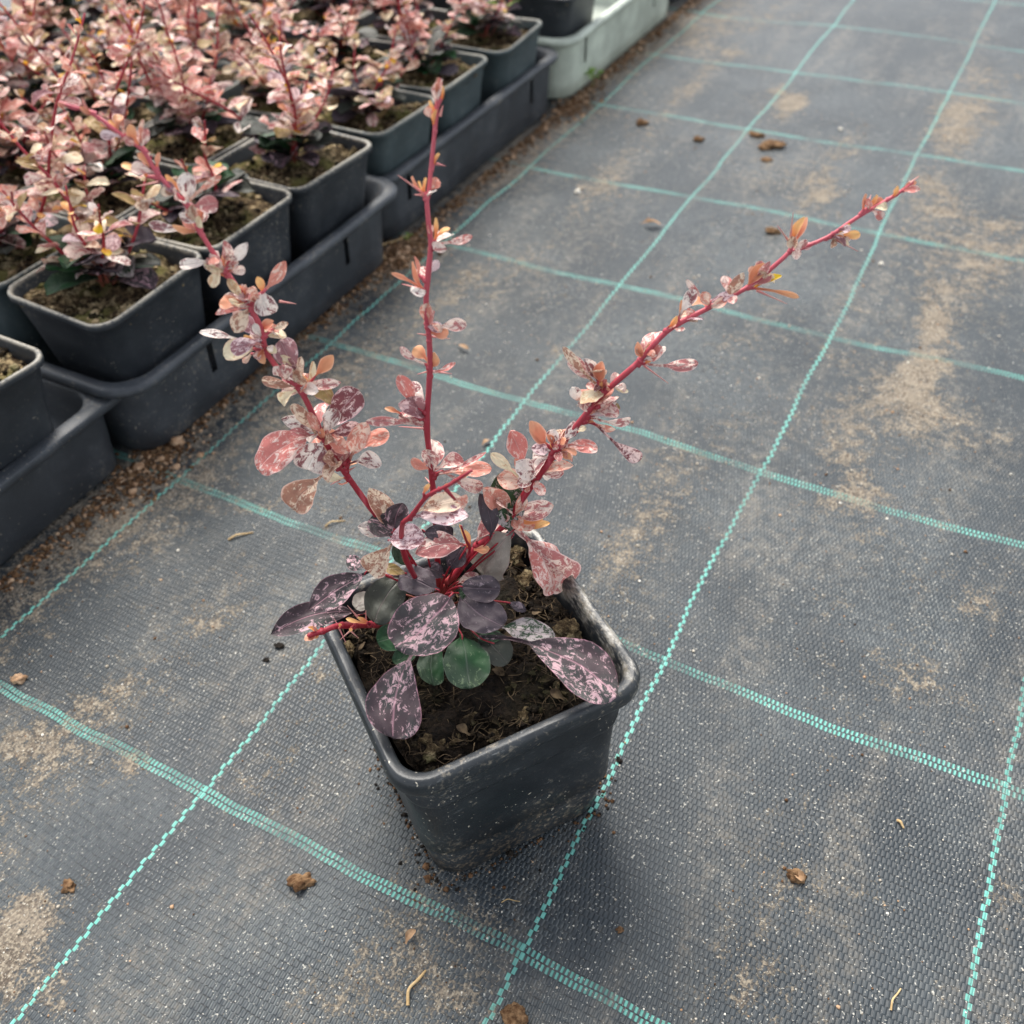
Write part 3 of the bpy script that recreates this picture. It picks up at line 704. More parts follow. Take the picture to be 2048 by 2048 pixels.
('mid','P','l',(-0.125,0.115,1.001),(-0.024,0.166,1.061),(-0.056,-0.718,0.694),0.015,0.08),
('mid','R','o',(-0.122,0.117,1.000),(-0.017,0.171,1.011),(0.117,-0.416,0.902),0.038,0.07),
('mid','P','o',(-0.116,0.122,1.007),(-0.056,0.190,0.921),(0.872,-0.220,0.438),0.033,0.06),
('left','R','o',(-0.280,0.014,1.064),(-0.233,0.036,1.168),(0.188,-0.974,0.124),0.045,0.12),
('left','R','o',(-0.272,0.021,1.084),(-0.205,0.068,1.125),(-0.093,-0.568,0.818),0.039,0.09),
('left','W','o',(-0.284,0.011,1.051),(-0.217,0.041,1.055),(0.210,-0.573,0.792),0.038,0.04),
('short','O','e',(-0.052,-0.044,1.103),(-0.042,-0.033,1.123),(0.144,-0.887,0.440),0.011,0.04),
('short','O3','e',(0.027,-0.037,1.166),(0.047,-0.016,1.176),(0.436,-0.676,0.594),0.012,0.11),
('short','O','e',(-0.008,-0.039,1.132),(0.007,-0.026,1.136),(0.459,-0.702,0.545),0.009,0.09),
('right','B','l',(0.170,0.315,1.203),(0.106,0.282,1.300),(0.740,-0.610,0.284),0.018,0.09),
('right','P','o',(0.168,0.313,1.204),(0.113,0.300,1.266),(0.528,-0.799,0.289),0.033,0.02),
('right','W','e',(0.170,0.315,1.212),(0.145,0.304,1.269),(0.832,-0.479,0.279),0.026,0.03),
('right','O3','e',(0.174,0.318,1.206),(0.180,0.316,1.264),(0.086,-0.996,-0.038),0.029,0.10),
('right','O','e',(0.177,0.319,1.189),(0.178,0.319,1.216),(-0.019,-0.999,-0.026),0.017,0.10),
('right','C','l',(0.183,0.324,1.208),(0.220,0.370,1.164),(0.800,-0.085,0.593),0.013,0.04),
('right','W','o',(0.158,0.305,1.154),(0.126,0.283,1.204),(0.542,-0.840,-0.013),0.026,0.04),
('right','R','e',(0.162,0.308,1.154),(0.166,0.305,1.189),(0.165,-0.980,-0.108),0.015,0.08),
('right','W','l',(0.168,0.311,1.122),(0.207,0.339,1.153),(0.276,-0.863,0.423),0.012,0.08),
('right','T','r',(0.198,0.333,1.123),(0.198,0.340,1.150),(0.249,-0.943,0.222),0.030,0.03),
('right','P','o',(0.170,0.312,1.113),(0.227,0.375,1.083),(0.694,-0.337,0.636),0.022,0.10),
('right','R','e',(0.163,0.308,1.102),(0.204,0.346,1.069),(0.776,-0.528,0.344),0.017,0.08),
('right','D2','l',(0.173,0.314,1.095),(0.261,0.362,0.988),(0.799,-0.280,0.532),0.032,0.08),
('right','O2','e',(0.168,0.311,1.101),(0.156,0.299,1.129),(0.723,-0.691,0.017),0.013,0.06),
('right','W','o',(0.105,0.264,1.058),(0.133,0.290,1.108),(-0.007,-0.886,0.463),0.025,0.09),
('right','C','e',(0.138,0.289,1.082),(0.153,0.301,1.091),(-0.040,-0.527,0.849),0.014,0.03),
('right','P2','o',(0.043,0.218,1.001),(0.015,0.208,1.104),(0.671,-0.732,0.116),0.049,0.06),
('right','O3','e',(0.083,0.248,1.059),(0.056,0.222,1.134),(0.925,-0.303,0.230),0.035,0.08),
('right','W','e',(0.094,0.256,1.057),(0.094,0.264,1.095),(0.281,-0.940,0.195),0.030,0.10),
('right','O3','e',(0.092,0.254,1.059),(0.082,0.249,1.085),(0.820,-0.545,0.176),0.016,0.09),
('right','O','e',(0.094,0.256,1.032),(0.089,0.262,1.062),(0.331,-0.909,0.253),0.015,0.05),
('right','W2','e',(0.090,0.253,1.036),(0.058,0.220,1.060),(0.715,-0.212,0.666),0.028,0.06),
('right','P2','o',(0.100,0.260,1.045),(0.180,0.306,1.036),(0.400,-0.558,0.727),0.033,0.02),
('right','O2','e',(0.101,0.261,1.026),(0.127,0.281,1.009),(0.675,-0.267,0.688),0.020,0.05),
('right','W','e',(0.089,0.252,1.024),(0.052,0.208,0.969),(-0.233,-0.681,0.694),0.042,0.05),
('right','R','e',(0.072,0.239,0.972),(0.130,0.287,0.983),(0.266,-0.496,0.827),0.026,0.08),
('right','C','l',(0.034,0.211,0.968),(-0.025,0.185,1.043),(0.717,-0.596,0.361),0.026,0.11),
('right','R','e',(0.041,0.215,0.962),(0.020,0.213,1.022),(0.680,-0.702,0.211),0.027,0.02),
('right','O3','e',(0.248,0.373,1.255),(0.237,0.360,1.301),(0.620,-0.780,-0.082),0.018,0.10),
('right','P2','r',(0.251,0.375,1.252),(0.281,0.387,1.285),(-0.199,-0.844,0.499),0.027,0.04),
('right','O','e',(0.251,0.375,1.242),(0.262,0.385,1.254),(0.179,-0.838,0.515),0.012,0.05),
('right','P','l',(0.251,0.375,1.241),(0.349,0.430,1.236),(0.349,-0.546,0.762),0.028,0.05),
('right','P','l',(0.352,0.453,1.370),(0.302,0.440,1.417),(0.471,-0.837,0.278),0.014,0.08),
('right','W','o',(0.302,0.415,1.345),(0.328,0.429,1.405),(-0.013,-0.975,0.223),0.027,0.03),
('right','O2','e',(0.302,0.415,1.342),(0.300,0.428,1.377),(0.502,-0.802,0.324),0.013,0.10),
('right','W2','e',(0.353,0.453,1.373),(0.398,0.472,1.382),(0.230,-0.817,0.529),0.023,0.10),
('right','B','e',(0.372,0.468,1.381),(0.404,0.480,1.435),(-0.056,-0.966,0.253),0.025,0.06),
('right','P','e',(0.424,0.507,1.413),(0.445,0.509,1.454),(0.223,-0.972,-0.070),0.017,0.11),
('right','O','e',(0.286,0.403,1.324),(0.300,0.410,1.350),(0.171,-0.973,0.153),0.012,0.10),
('right','Y','e',(0.422,0.505,1.390),(0.466,0.541,1.410),(0.315,-0.727,0.610),0.015,0.03),
('right','O2','l',(0.425,0.507,1.390),(0.508,0.537,1.373),(0.372,-0.718,0.589),0.012,0.04),
('right','O','e',(0.474,0.546,1.477),(0.487,0.553,1.535),(-0.117,-0.982,0.147),0.017,0.09),
('right','O3','e',(0.475,0.547,1.480),(0.487,0.574,1.525),(-0.110,-0.831,0.545),0.011,0.09),
('right','Y','e',(0.546,0.600,1.493),(0.564,0.605,1.511),(-0.055,-0.953,0.297),0.010,0.06),
('right','O','l',(0.537,0.593,1.483),(0.586,0.619,1.487),(0.388,-0.801,0.457),0.018,0.05),
('right','C','e',(0.544,0.598,1.483),(0.570,0.616,1.463),(0.680,-0.688,0.253),0.013,0.05),
('right','O3','e',(0.580,0.626,1.535),(0.579,0.620,1.569),(0.156,-0.970,-0.185),0.007,0.07),
('right','O','e',(0.585,0.630,1.537),(0.596,0.649,1.557),(0.231,-0.750,0.619),0.009,0.05),
('right','O','e',(0.623,0.658,1.554),(0.628,0.657,1.577),(-0.136,-0.990,-0.021),0.010,0.08),
('right','O3','e',(0.634,0.667,1.564),(0.656,0.689,1.576),(0.454,-0.721,0.524),0.015,0.09),
('right','O','e',(0.646,0.676,1.568),(0.656,0.687,1.568),(0.416,-0.395,0.819),0.011,0.09),
('side','O3','e',(-0.263,-0.226,0.745),(-0.276,-0.259,0.745),(0.205,-0.083,0.975),0.023,0.04),
('side','O','e',(-0.263,-0.224,0.745),(-0.279,-0.237,0.765),(0.696,0.206,0.688),0.012,0.07),
('side','O','e',(-0.260,-0.225,0.745),(-0.267,-0.239,0.735),(0.044,-0.588,0.807),0.011,0.03),
('side','O','l',(-0.190,-0.143,0.725),(-0.229,-0.166,0.745),(0.562,-0.258,0.786),0.011,0.11),
('side','O','e',(-0.190,-0.140,0.725),(-0.207,-0.151,0.745),(0.805,-0.355,0.475),0.009,0.05),
('side','O','e',(-0.233,-0.190,0.735),(-0.228,-0.193,0.755),(0.969,0.066,-0.238),0.012,0.10),
('side','O','e',(-0.215,-0.170,0.725),(-0.211,-0.181,0.725),(0.365,0.109,0.925),0.009,0.11),
('side','O2','l',(-0.129,-0.109,0.715),(-0.140,-0.131,0.705),(-0.089,-0.372,0.924),0.008,0.10),
('core','O2','e',(-0.034,-0.064,0.665),(-0.036,-0.071,0.645),(-0.096,-0.942,0.321),0.011,0.09),
]
SMALL=[
('left','W','e',(-0.226,0.035,0.849),(-0.245,0.054,0.901),(0.820,-0.400,0.409),0.032,0.04),
('left','W','e',(-0.225,0.036,0.845),(-0.274,-0.015,0.885),(0.805,-0.435,0.404),0.039,0.10),
('right','R','o',(0.012,0.193,0.855),(0.009,0.275,0.857),(-0.599,-0.091,0.796),0.038,0.08),
('right','P','e',(0.009,0.190,0.846),(-0.003,0.158,0.925),(0.295,0.862,0.414),0.050,0.14),
('right','P2','o',(-0.055,0.142,0.769),(-0.020,0.215,0.765),(0.193,0.053,0.980),0.042,0.03),
('right','P','o',(-0.051,0.145,0.774),(-0.007,0.212,0.805),(0.160,-0.498,0.852),0.037,0.18),
('right','P','o',(0.015,0.194,0.860),(0.006,0.265,0.845),(0.211,0.144,0.967),0.033,0.03),
('right','R','o',(0.010,0.191,0.849),(0.035,0.210,0.922),(0.747,-0.660,-0.079),0.034,0.15),
('right','R','e',(0.011,0.191,0.851),(0.059,0.169,0.855),(-0.327,-0.300,0.896),0.033,0.04),
('right','P2','o',(0.011,0.191,0.850),(0.025,0.167,0.882),(-0.743,-0.669,-0.038),0.022,0.14),
('right','C','o',(0.005,0.187,0.839),(0.048,0.251,0.835),(0.397,-0.181,0.900),0.037,0.07),
('right','R','o',(0.001,0.184,0.835),(0.061,0.225,0.830),(0.521,-0.578,0.629),0.039,0.05),
('left','W','e',(-0.325,-0.010,1.141),(-0.402,-0.036,1.173),(0.434,-0.789,0.436),0.036,0.05),
('left','P','e',(-0.327,-0.010,1.148),(-0.365,0.065,1.157),(-0.258,-0.281,0.924),0.044,0.18),
('left','O3','o',(-0.322,-0.008,1.126),(-0.321,0.047,1.091),(0.393,0.441,0.807),0.029,0.03),
('left','P2','o',(-0.319,-0.007,1.115),(-0.281,-0.007,1.141),(-0.417,-0.449,0.791),0.018,0.07),
('left','P2','o',(-0.320,-0.008,1.121),(-0.320,0.010,1.157),(0.219,-0.821,0.528),0.018,0.08),
('left','O3','o',(-0.322,-0.008,1.126),(-0.314,-0.015,1.161),(0.457,-0.838,-0.300),0.016,0.20),
('left','P','o',(-0.313,-0.005,1.093),(-0.289,-0.018,1.063),(0.054,-0.830,0.555),0.018,0.18),
('left','P2','o',(-0.308,-0.003,1.075),(-0.320,-0.035,1.074),(0.265,-0.398,0.878),0.014,0.11),
('left','R','o',(-0.304,-0.001,1.063),(-0.383,0.016,1.079),(0.057,-0.677,0.733),0.051,0.10),
('left','B','e',(-0.303,-0.001,1.061),(-0.272,-0.078,1.076),(-0.372,0.081,0.925),0.046,0.12),
('left','R','o',(-0.287,0.006,1.012),(-0.313,-0.007,0.998),(0.700,-0.437,-0.565),0.020,0.19),
('left','P2','o',(-0.286,0.007,1.009),(-0.288,-0.003,1.052),(-0.929,0.354,0.113),0.015,0.15),
('left','R','o',(-0.324,-0.009,1.134),(-0.321,-0.042,1.211),(0.840,0.509,0.185),0.036,0.06),
('left','C','e',(-0.325,-0.009,1.137),(-0.383,-0.016,1.185),(0.592,0.103,0.800),0.031,0.08),
('left','P','e',(-0.324,-0.009,1.136),(-0.330,-0.028,1.176),(0.892,0.344,0.294),0.018,0.19),
('left','W','o',(-0.325,-0.010,1.141),(-0.322,-0.052,1.146),(-0.342,0.037,0.939),0.023,0.03),
('left','W','o',(-0.325,-0.009,1.137),(-0.275,0.000,1.213),(0.092,-0.993,0.080),0.038,0.04),
('left','W2','o',(-0.325,-0.009,1.138),(-0.300,0.057,1.160),(0.599,-0.398,0.695),0.038,0.06),
('left','B','e',(-0.320,-0.008,1.122),(-0.280,-0.023,1.149),(-0.470,-0.714,0.519),0.025,0.13),
('left','R','o',(-0.321,-0.008,1.122),(-0.276,-0.026,1.147),(0.100,0.803,0.588),0.026,0.15),
('left','C','o',(-0.352,-0.018,1.252),(-0.381,-0.044,1.223),(0.048,-0.701,0.711),0.028,0.18),
('left','P','o',(-0.347,-0.016,1.243),(-0.347,0.019,1.255),(0.484,-0.198,0.852),0.020,0.14),
('left','R','o',(-0.352,-0.018,1.252),(-0.366,0.028,1.259),(0.550,0.038,0.835),0.022,0.05),
('left','W','o',(-0.352,-0.018,1.251),(-0.300,-0.017,1.262),(-0.109,-0.670,0.734),0.026,0.10),
('left','P','e',(-0.348,-0.016,1.245),(-0.402,-0.014,1.233),(-0.203,-0.923,0.327),0.028,0.12),
('left','P','o',(-0.349,-0.016,1.245),(-0.410,0.013,1.253),(-0.347,-0.658,0.668),0.028,0.01),
('left','B','e',(-0.360,-0.022,1.265),(-0.319,-0.032,1.307),(0.127,0.979,0.157),0.037,0.09),
('left','W','e',(-0.359,-0.022,1.265),(-0.357,-0.018,1.319),(0.828,-0.560,0.027),0.030,0.01),
('left','B','e',(-0.358,-0.021,1.263),(-0.340,0.001,1.325),(0.086,-0.929,0.359),0.028,0.12),
('left','P','o',(-0.365,-0.024,1.275),(-0.351,-0.046,1.332),(0.320,-0.871,-0.372),0.040,0.13),
('left','R','o',(-0.350,-0.017,1.248),(-0.321,-0.026,1.272),(-0.569,-0.261,0.780),0.021,0.03),
('left','R','e',(-0.347,-0.016,1.243),(-0.341,0.019,1.266),(0.499,-0.443,0.744),0.017,0.11),
('left','R','o',(-0.351,-0.017,1.249),(-0.339,0.011,1.277),(0.781,-0.569,0.259),0.023,0.15),
('left','P2','o',(-0.347,-0.015,1.241),(-0.376,0.006,1.252),(0.243,0.143,0.960),0.020,0.12),
('left','R','e',(-0.346,-0.015,1.240),(-0.349,0.014,1.263),(-0.961,-0.058,0.271),0.016,0.02),
('left','O2','o',(-0.356,-0.020,1.259),(-0.341,0.011,1.265),(0.058,-0.496,0.866),0.015,0.12),
('left','P','o',(-0.394,-0.037,1.346),(-0.397,-0.070,1.350),(0.220,-0.200,0.955),0.018,0.10),
('left','P','e',(-0.394,-0.036,1.361),(-0.399,-0.073,1.381),(0.125,0.530,0.838),0.022,0.01),
('left','W2','o',(-0.395,-0.035,1.373),(-0.427,-0.096,1.374),(0.515,-0.152,0.843),0.034,0.18),
('left','W2','e',(-0.395,-0.035,1.371),(-0.443,-0.039,1.427),(0.779,0.040,0.626),0.035,0.07),
('left','P','o',(-0.395,-0.035,1.372),(-0.424,-0.038,1.379),(0.377,-0.711,0.594),0.018,0.16),
('left','R','e',(-0.395,-0.035,1.373),(-0.406,-0.031,1.394),(0.641,-0.692,0.332),0.015,0.07),
('left','W','o',(-0.394,-0.036,1.354),(-0.364,-0.050,1.362),(-0.202,0.065,0.977),0.014,0.12),
('left','C','o',(-0.394,-0.036,1.352),(-0.361,-0.044,1.355),(-0.106,-0.480,0.871),0.017,0.16),
('left','O2','o',(-0.394,-0.036,1.357),(-0.378,-0.065,1.338),(-0.080,-0.385,0.920),0.020,0.15),
('left','W2','o',(-0.394,-0.037,1.338),(-0.404,-0.059,1.372),(0.619,0.424,0.662),0.016,0.15),
('left','R','e',(-0.397,-0.034,1.396),(-0.369,-0.013,1.387),(0.438,-0.353,0.827),0.020,0.03),
('left','W','o',(-0.395,-0.034,1.386),(-0.366,-0.019,1.376),(0.111,0.611,0.784),0.019,0.17),
('left','O3','e',(-0.396,-0.033,1.392),(-0.376,-0.015,1.409),(0.156,-0.792,0.590),0.020,0.12),
('left','W','o',(-0.395,-0.034,1.380),(-0.393,-0.049,1.419),(0.676,-0.638,-0.370),0.016,0.13),
('left','W','o',(-0.410,-0.037,1.454),(-0.383,-0.057,1.471),(-0.519,-0.016,0.855),0.016,0.03),
('left','O3','o',(-0.410,-0.037,1.453),(-0.453,-0.068,1.457),(0.390,-0.465,0.795),0.031,0.15),
('left','W','o',(-0.410,-0.037,1.452),(-0.421,-0.032,1.483),(0.865,-0.338,0.370),0.018,0.13),
('left','D3','o',(-0.406,-0.036,1.440),(-0.436,-0.024,1.468),(0.198,-0.588,0.784),0.019,0.15),
('left','B','e',(-0.412,-0.038,1.459),(-0.391,-0.008,1.448),(0.792,-0.437,0.425),0.021,0.19),
('left','P','o',(-0.414,-0.039,1.464),(-0.384,-0.054,1.476),(-0.614,0.030,0.789),0.021,0.07),
('left','C','e',(-0.412,-0.038,1.458),(-0.429,-0.059,1.463),(0.004,-0.557,-0.831),0.016,0.18),
('left','P','o',(-0.407,-0.036,1.445),(-0.400,-0.067,1.462),(0.105,0.431,0.896),0.015,0.01),
('left','C','e',(-0.408,-0.036,1.447),(-0.432,-0.061,1.469),(0.641,-0.135,0.755),0.016,0.02),
('left','W','o',(-0.413,-0.038,1.462),(-0.432,-0.024,1.479),(0.383,-0.603,0.699),0.018,0.06),
('left','R','e',(-0.407,-0.036,1.444),(-0.400,-0.038,1.496),(-0.316,-0.946,0.066),0.022,0.02),
('left','W','o',(-0.408,-0.036,1.448),(-0.455,-0.056,1.455),(0.207,-0.436,0.876),0.027,0.20),
('left','W2','o',(-0.411,-0.038,1.456),(-0.411,-0.054,1.475),(0.959,0.181,0.219),0.019,0.10),
('left','P2','e',(-0.411,-0.037,1.455),(-0.437,-0.028,1.461),(0.466,0.109,0.878),0.014,0.04),
('left','B','e',(-0.407,-0.036,1.443),(-0.430,-0.072,1.401),(0.560,-0.756,0.337),0.035,0.09),
('left','P2','o',(-0.404,-0.035,1.437),(-0.445,-0.049,1.421),(-0.083,-0.781,0.618),0.021,0.06),
('left','R','o',(-0.436,-0.047,1.525),(-0.420,-0.046,1.558),(0.809,0.259,-0.528),0.016,0.02),
('left','O2','o',(-0.436,-0.047,1.525),(-0.420,-0.051,1.558),(-0.356,-0.927,0.117),0.014,0.05),
('left','W','o',(-0.440,-0.048,1.534),(-0.459,-0.073,1.544),(0.815,-0.517,0.261),0.018,0.06),
('left','C','e',(-0.434,-0.046,1.520),(-0.458,-0.071,1.546),(0.809,-0.482,0.336),0.020,0.10),
('left','P','o',(-0.438,-0.048,1.530),(-0.410,-0.034,1.543),(0.519,-0.807,-0.282),0.015,0.11),
('left','R','o',(-0.442,-0.049,1.540),(-0.462,-0.027,1.516),(-0.675,-0.381,0.632),0.015,0.10),
('left','W','e',(-0.436,-0.047,1.524),(-0.410,-0.032,1.536),(-0.000,-0.851,0.525),0.018,0.04),
('left','P','o',(-0.434,-0.046,1.519),(-0.408,-0.022,1.517),(0.642,-0.696,0.323),0.019,0.03),
('left','C','o',(-0.441,-0.048,1.536),(-0.436,-0.086,1.505),(0.046,-0.702,0.711),0.026,0.04),
('left','R','o',(-0.446,-0.051,1.551),(-0.417,-0.086,1.557),(-0.003,0.380,0.925),0.021,0.06),
('left','P','o',(-0.435,-0.046,1.521),(-0.447,-0.062,1.558),(0.944,-0.280,0.175),0.017,0.16),
('left','W','o',(-0.440,-0.048,1.535),(-0.453,-0.050,1.558),(0.455,-0.875,0.168),0.019,0.04),
('left','R','e',(-0.462,-0.055,1.601),(-0.468,-0.035,1.644),(0.147,-0.887,0.438),0.025,0.13),
('left','O3','o',(-0.459,-0.054,1.591),(-0.512,-0.045,1.579),(-0.404,0.072,0.912),0.031,0.20),
('left','W','o',(-0.464,-0.056,1.608),(-0.461,-0.029,1.623),(0.393,-0.580,0.714),0.016,0.09),
('left','R','o',(-0.461,-0.055,1.598),(-0.491,-0.057,1.622),(0.410,-0.745,0.527),0.016,0.10),
('left','R','e',(-0.466,-0.056,1.617),(-0.483,-0.039,1.638),(0.225,-0.685,0.693),0.018,0.16),
('left','W','o',(-0.466,-0.056,1.618),(-0.487,-0.033,1.628),(-0.070,-0.530,0.845),0.018,0.03),
('left','B','o',(-0.465,-0.056,1.612),(-0.464,-0.056,1.650),(0.754,-0.656,-0.040),0.017,0.13),
('left','C','e',(-0.463,-0.056,1.606),(-0.441,-0.065,1.638),(-0.116,-0.960,-0.255),0.018,0.12),
('left','R','o',(-0.466,-0.056,1.620),(-0.465,-0.074,1.640),(0.941,0.281,0.190),0.015,0.00),
('left','P','o',(-0.466,-0.056,1.617),(-0.496,-0.049,1.620),(0.252,-0.068,0.965),0.016,0.11),
('left','W','o',(-0.471,-0.056,1.645),(-0.461,-0.043,1.705),(0.552,-0.829,0.089),0.033,0.10),
('left','P','o',(-0.471,-0.056,1.645),(-0.429,-0.026,1.647),(0.528,-0.685,0.503),0.032,0.10),
('left','W','e',(-0.477,-0.059,1.655),(-0.452,-0.079,1.665),(-0.427,0.018,0.904),0.020,0.05),
('left','P2','o',(-0.477,-0.059,1.655),(-0.472,-0.071,1.685),(-0.728,-0.666,-0.163),0.019,0.18),
('left','W2','o',(-0.481,-0.061,1.662),(-0.501,-0.067,1.690),(0.643,-0.703,0.304),0.017,0.16),
('left','B','o',(-0.485,-0.062,1.668),(-0.499,-0.085,1.680),(0.775,-0.137,0.617),0.017,0.02),
('left','P','o',(-0.507,-0.072,1.707),(-0.543,-0.094,1.719),(0.482,-0.493,0.725),0.023,0.17),
('left','O2','o',(-0.507,-0.072,1.707),(-0.533,-0.078,1.741),(0.776,-0.089,0.624),0.020,0.00),
('left','O2','o',(-0.552,-0.091,1.780),(-0.557,-0.070,1.801),(0.319,-0.713,0.624),0.018,0.18),
('left','W2','o',(-0.544,-0.087,1.772),(-0.571,-0.111,1.779),(0.630,-0.610,0.481),0.016,0.14),
('left','P','e',(-0.529,-0.080,1.756),(-0.528,-0.098,1.779),(0.918,-0.366,-0.156),0.015,0.06),
('left','P','o',(-0.531,-0.081,1.759),(-0.542,-0.051,1.764),(0.423,-0.140,0.895),0.019,0.03),
('left','P','o',(-0.526,-0.078,1.753),(-0.540,-0.056,1.772),(0.866,0.162,0.473),0.015,0.04),
('left','P','e',(-0.525,-0.078,1.752),(-0.512,-0.058,1.780),(0.642,-0.734,0.222),0.017,0.16),
('mid','P','e',(-0.099,0.210,1.781),(-0.090,0.221,1.824),(0.157,-0.960,0.232),0.019,0.11),
('mid','R','o',(-0.101,0.206,1.757),(-0.119,0.207,1.778),(0.543,-0.743,0.391),0.017,0.00),
('mid','R','e',(-0.114,0.182,1.637),(-0.108,0.202,1.655),(0.646,-0.657,0.389),0.020,0.12),
('mid','W','e',(-0.116,0.179,1.623),(-0.090,0.163,1.649),(-0.483,0.016,0.876),0.018,0.12),
('mid','P2','o',(-0.115,0.171,1.545),(-0.116,0.168,1.578),(0.956,-0.293,0.018),0.016,0.05),
('mid','P','e',(-0.115,0.171,1.543),(-0.082,0.172,1.530),(0.191,-0.748,0.635),0.019,0.11),
('mid','W','o',(-0.114,0.169,1.527),(-0.102,0.228,1.531),(0.210,0.067,0.975),0.030,0.10),
('mid','P','o',(-0.124,0.155,1.455),(-0.163,0.188,1.468),(-0.100,-0.590,0.801),0.024,0.02),
('mid','W2','o',(-0.122,0.159,1.476),(-0.102,0.172,1.505),(0.284,-0.931,0.228),0.017,0.02),
('mid','W','o',(-0.125,0.153,1.443),(-0.131,0.108,1.466),(0.781,0.126,0.612),0.025,0.16),
('mid','P2','o',(-0.126,0.145,1.369),(-0.104,0.143,1.409),(-0.431,-0.879,0.201),0.023,0.03),
('mid','O3','o',(-0.126,0.144,1.356),(-0.084,0.154,1.358),(0.248,-0.783,0.571),0.023,0.06),
('mid','R','o',(-0.126,0.146,1.378),(-0.097,0.152,1.359),(0.504,-0.143,0.852),0.017,0.19),
('mid','O2','o',(-0.127,0.137,1.284),(-0.173,0.150,1.299),(0.084,-0.642,0.762),0.029,0.09),
('mid','O2','e',(-0.127,0.136,1.272),(-0.118,0.146,1.308),(0.393,-0.907,0.153),0.027,0.11),
('mid','W','e',(-0.135,0.122,1.174),(-0.196,0.156,1.204),(0.061,-0.598,0.799),0.041,0.19),
('mid','P','o',(-0.138,0.118,1.145),(-0.178,0.088,1.174),(0.424,0.023,0.906),0.032,0.14),
('mid','P','e',(-0.136,0.120,1.161),(-0.156,0.140,1.142),(-0.599,-0.770,-0.219),0.018,0.14),
('mid','P','o',(-0.138,0.116,1.133),(-0.185,0.083,1.167),(0.681,-0.256,0.686),0.030,0.04),
('mid','R','o',(-0.137,0.109,1.022),(-0.138,0.101,1.056),(0.666,-0.738,-0.107),0.020,0.14),
('mid','P','o',(-0.136,0.107,0.995),(-0.136,0.097,1.082),(0.737,-0.670,-0.089),0.037,0.03),
('mid','P','o',(-0.136,0.107,0.993),(-0.170,0.174,1.040),(0.728,-0.046,0.684),0.040,0.18),
('mid','P','o',(-0.136,0.108,1.006),(-0.089,0.176,0.990),(0.442,-0.074,0.894),0.050,0.11),
('left','P','o',(-0.298,0.001,1.046),(-0.296,0.026,1.105),(0.096,-0.913,0.397),0.036,0.16),
('left','P','o',(-0.302,-0.000,1.055),(-0.255,0.056,1.095),(-0.300,-0.476,0.827),0.046,0.19),
('left','B','o',(-0.304,-0.001,1.062),(-0.299,-0.050,1.108),(0.889,0.352,0.292),0.036,0.06),
('left','O2','e',(-0.305,-0.002,1.066),(-0.331,0.007,1.101),(0.815,-0.101,0.571),0.029,0.04),
('left','W','o',(-0.293,0.004,1.029),(-0.301,0.035,1.080),(0.896,0.390,-0.214),0.029,0.13),
('left','O2','o',(-0.295,0.003,1.035),(-0.292,0.043,1.027),(0.006,0.300,0.954),0.020,0.12),
('right','B','o',(0.187,0.327,1.185),(0.176,0.289,1.257),(-0.461,0.823,0.330),0.039,0.18),
('right','C','e',(0.183,0.324,1.179),(0.164,0.244,1.199),(0.104,0.204,0.973),0.041,0.10),
('right','R','o',(0.183,0.324,1.180),(0.130,0.286,1.172),(-0.017,-0.143,0.990),0.039,0.13),
('right','P2','o',(0.182,0.323,1.179),(0.147,0.307,1.199),(0.576,-0.389,0.719),0.022,0.14),
('right','W','o',(0.189,0.328,1.187),(0.172,0.295,1.198),(0.052,0.383,0.922),0.017,0.20),
('right','R','e',(0.182,0.323,1.179),(0.195,0.309,1.212),(0.630,0.734,0.252),0.019,0.09),
('right','P','e',(0.193,0.331,1.192),(0.197,0.358,1.213),(0.127,-0.695,0.708),0.022,0.16),
('right','P2','o',(0.182,0.323,1.178),(0.188,0.321,1.218),(-0.282,-0.948,-0.146),0.014,0.15),
('right','P2','o',(0.186,0.326,1.184),(0.157,0.373,1.207),(-0.294,-0.545,0.785),0.025,0.16),
('right','P','o',(0.194,0.332,1.192),(0.215,0.368,1.174),(0.604,-0.002,0.797),0.020,0.14),
('right','C','e',(0.159,0.305,1.140),(0.177,0.310,1.178),(0.877,-0.269,-0.398),0.015,0.01),
('right','P','o',(0.162,0.308,1.146),(0.147,0.270,1.179),(0.942,-0.325,0.088),0.028,0.07),
('right','W','e',(0.165,0.310,1.152),(0.169,0.341,1.162),(0.412,-0.361,0.837),0.017,0.07),
('right','W','o',(0.160,0.306,1.142),(0.141,0.304,1.174),(0.423,-0.883,0.201),0.018,0.07),
('right','P','o',(0.153,0.301,1.130),(0.163,0.321,1.171),(0.825,-0.550,0.128),0.022,0.14),
('right','W2','o',(0.152,0.300,1.128),(0.182,0.339,1.132),(0.759,-0.475,0.445),0.022,0.17),
('right','P','o',(0.157,0.304,1.136),(0.222,0.318,1.136),(0.039,-0.403,0.914),0.041,0.09),
('right','P','e',(0.151,0.299,1.126),(0.206,0.352,1.157),(-0.133,-0.324,0.937),0.042,0.07),
('right','W','o',(0.146,0.295,1.117),(0.171,0.322,1.115),(0.536,-0.272,0.799),0.016,0.14),
('right','C','e',(0.153,0.301,1.129),(0.161,0.338,1.123),(0.257,-0.097,0.961),0.023,0.17),
('right','R','o',(0.148,0.297,1.120),(0.194,0.351,1.178),(-0.083,-0.671,0.737),0.048,0.14),
('right','O2','e',(0.151,0.300,1.126),(0.153,0.375,1.164),(0.664,-0.352,0.659),0.040,0.03),
('right','R','o',(0.147,0.296,1.119),(0.172,0.315,1.147),(-0.231,-0.665,0.710),0.018,0.05),
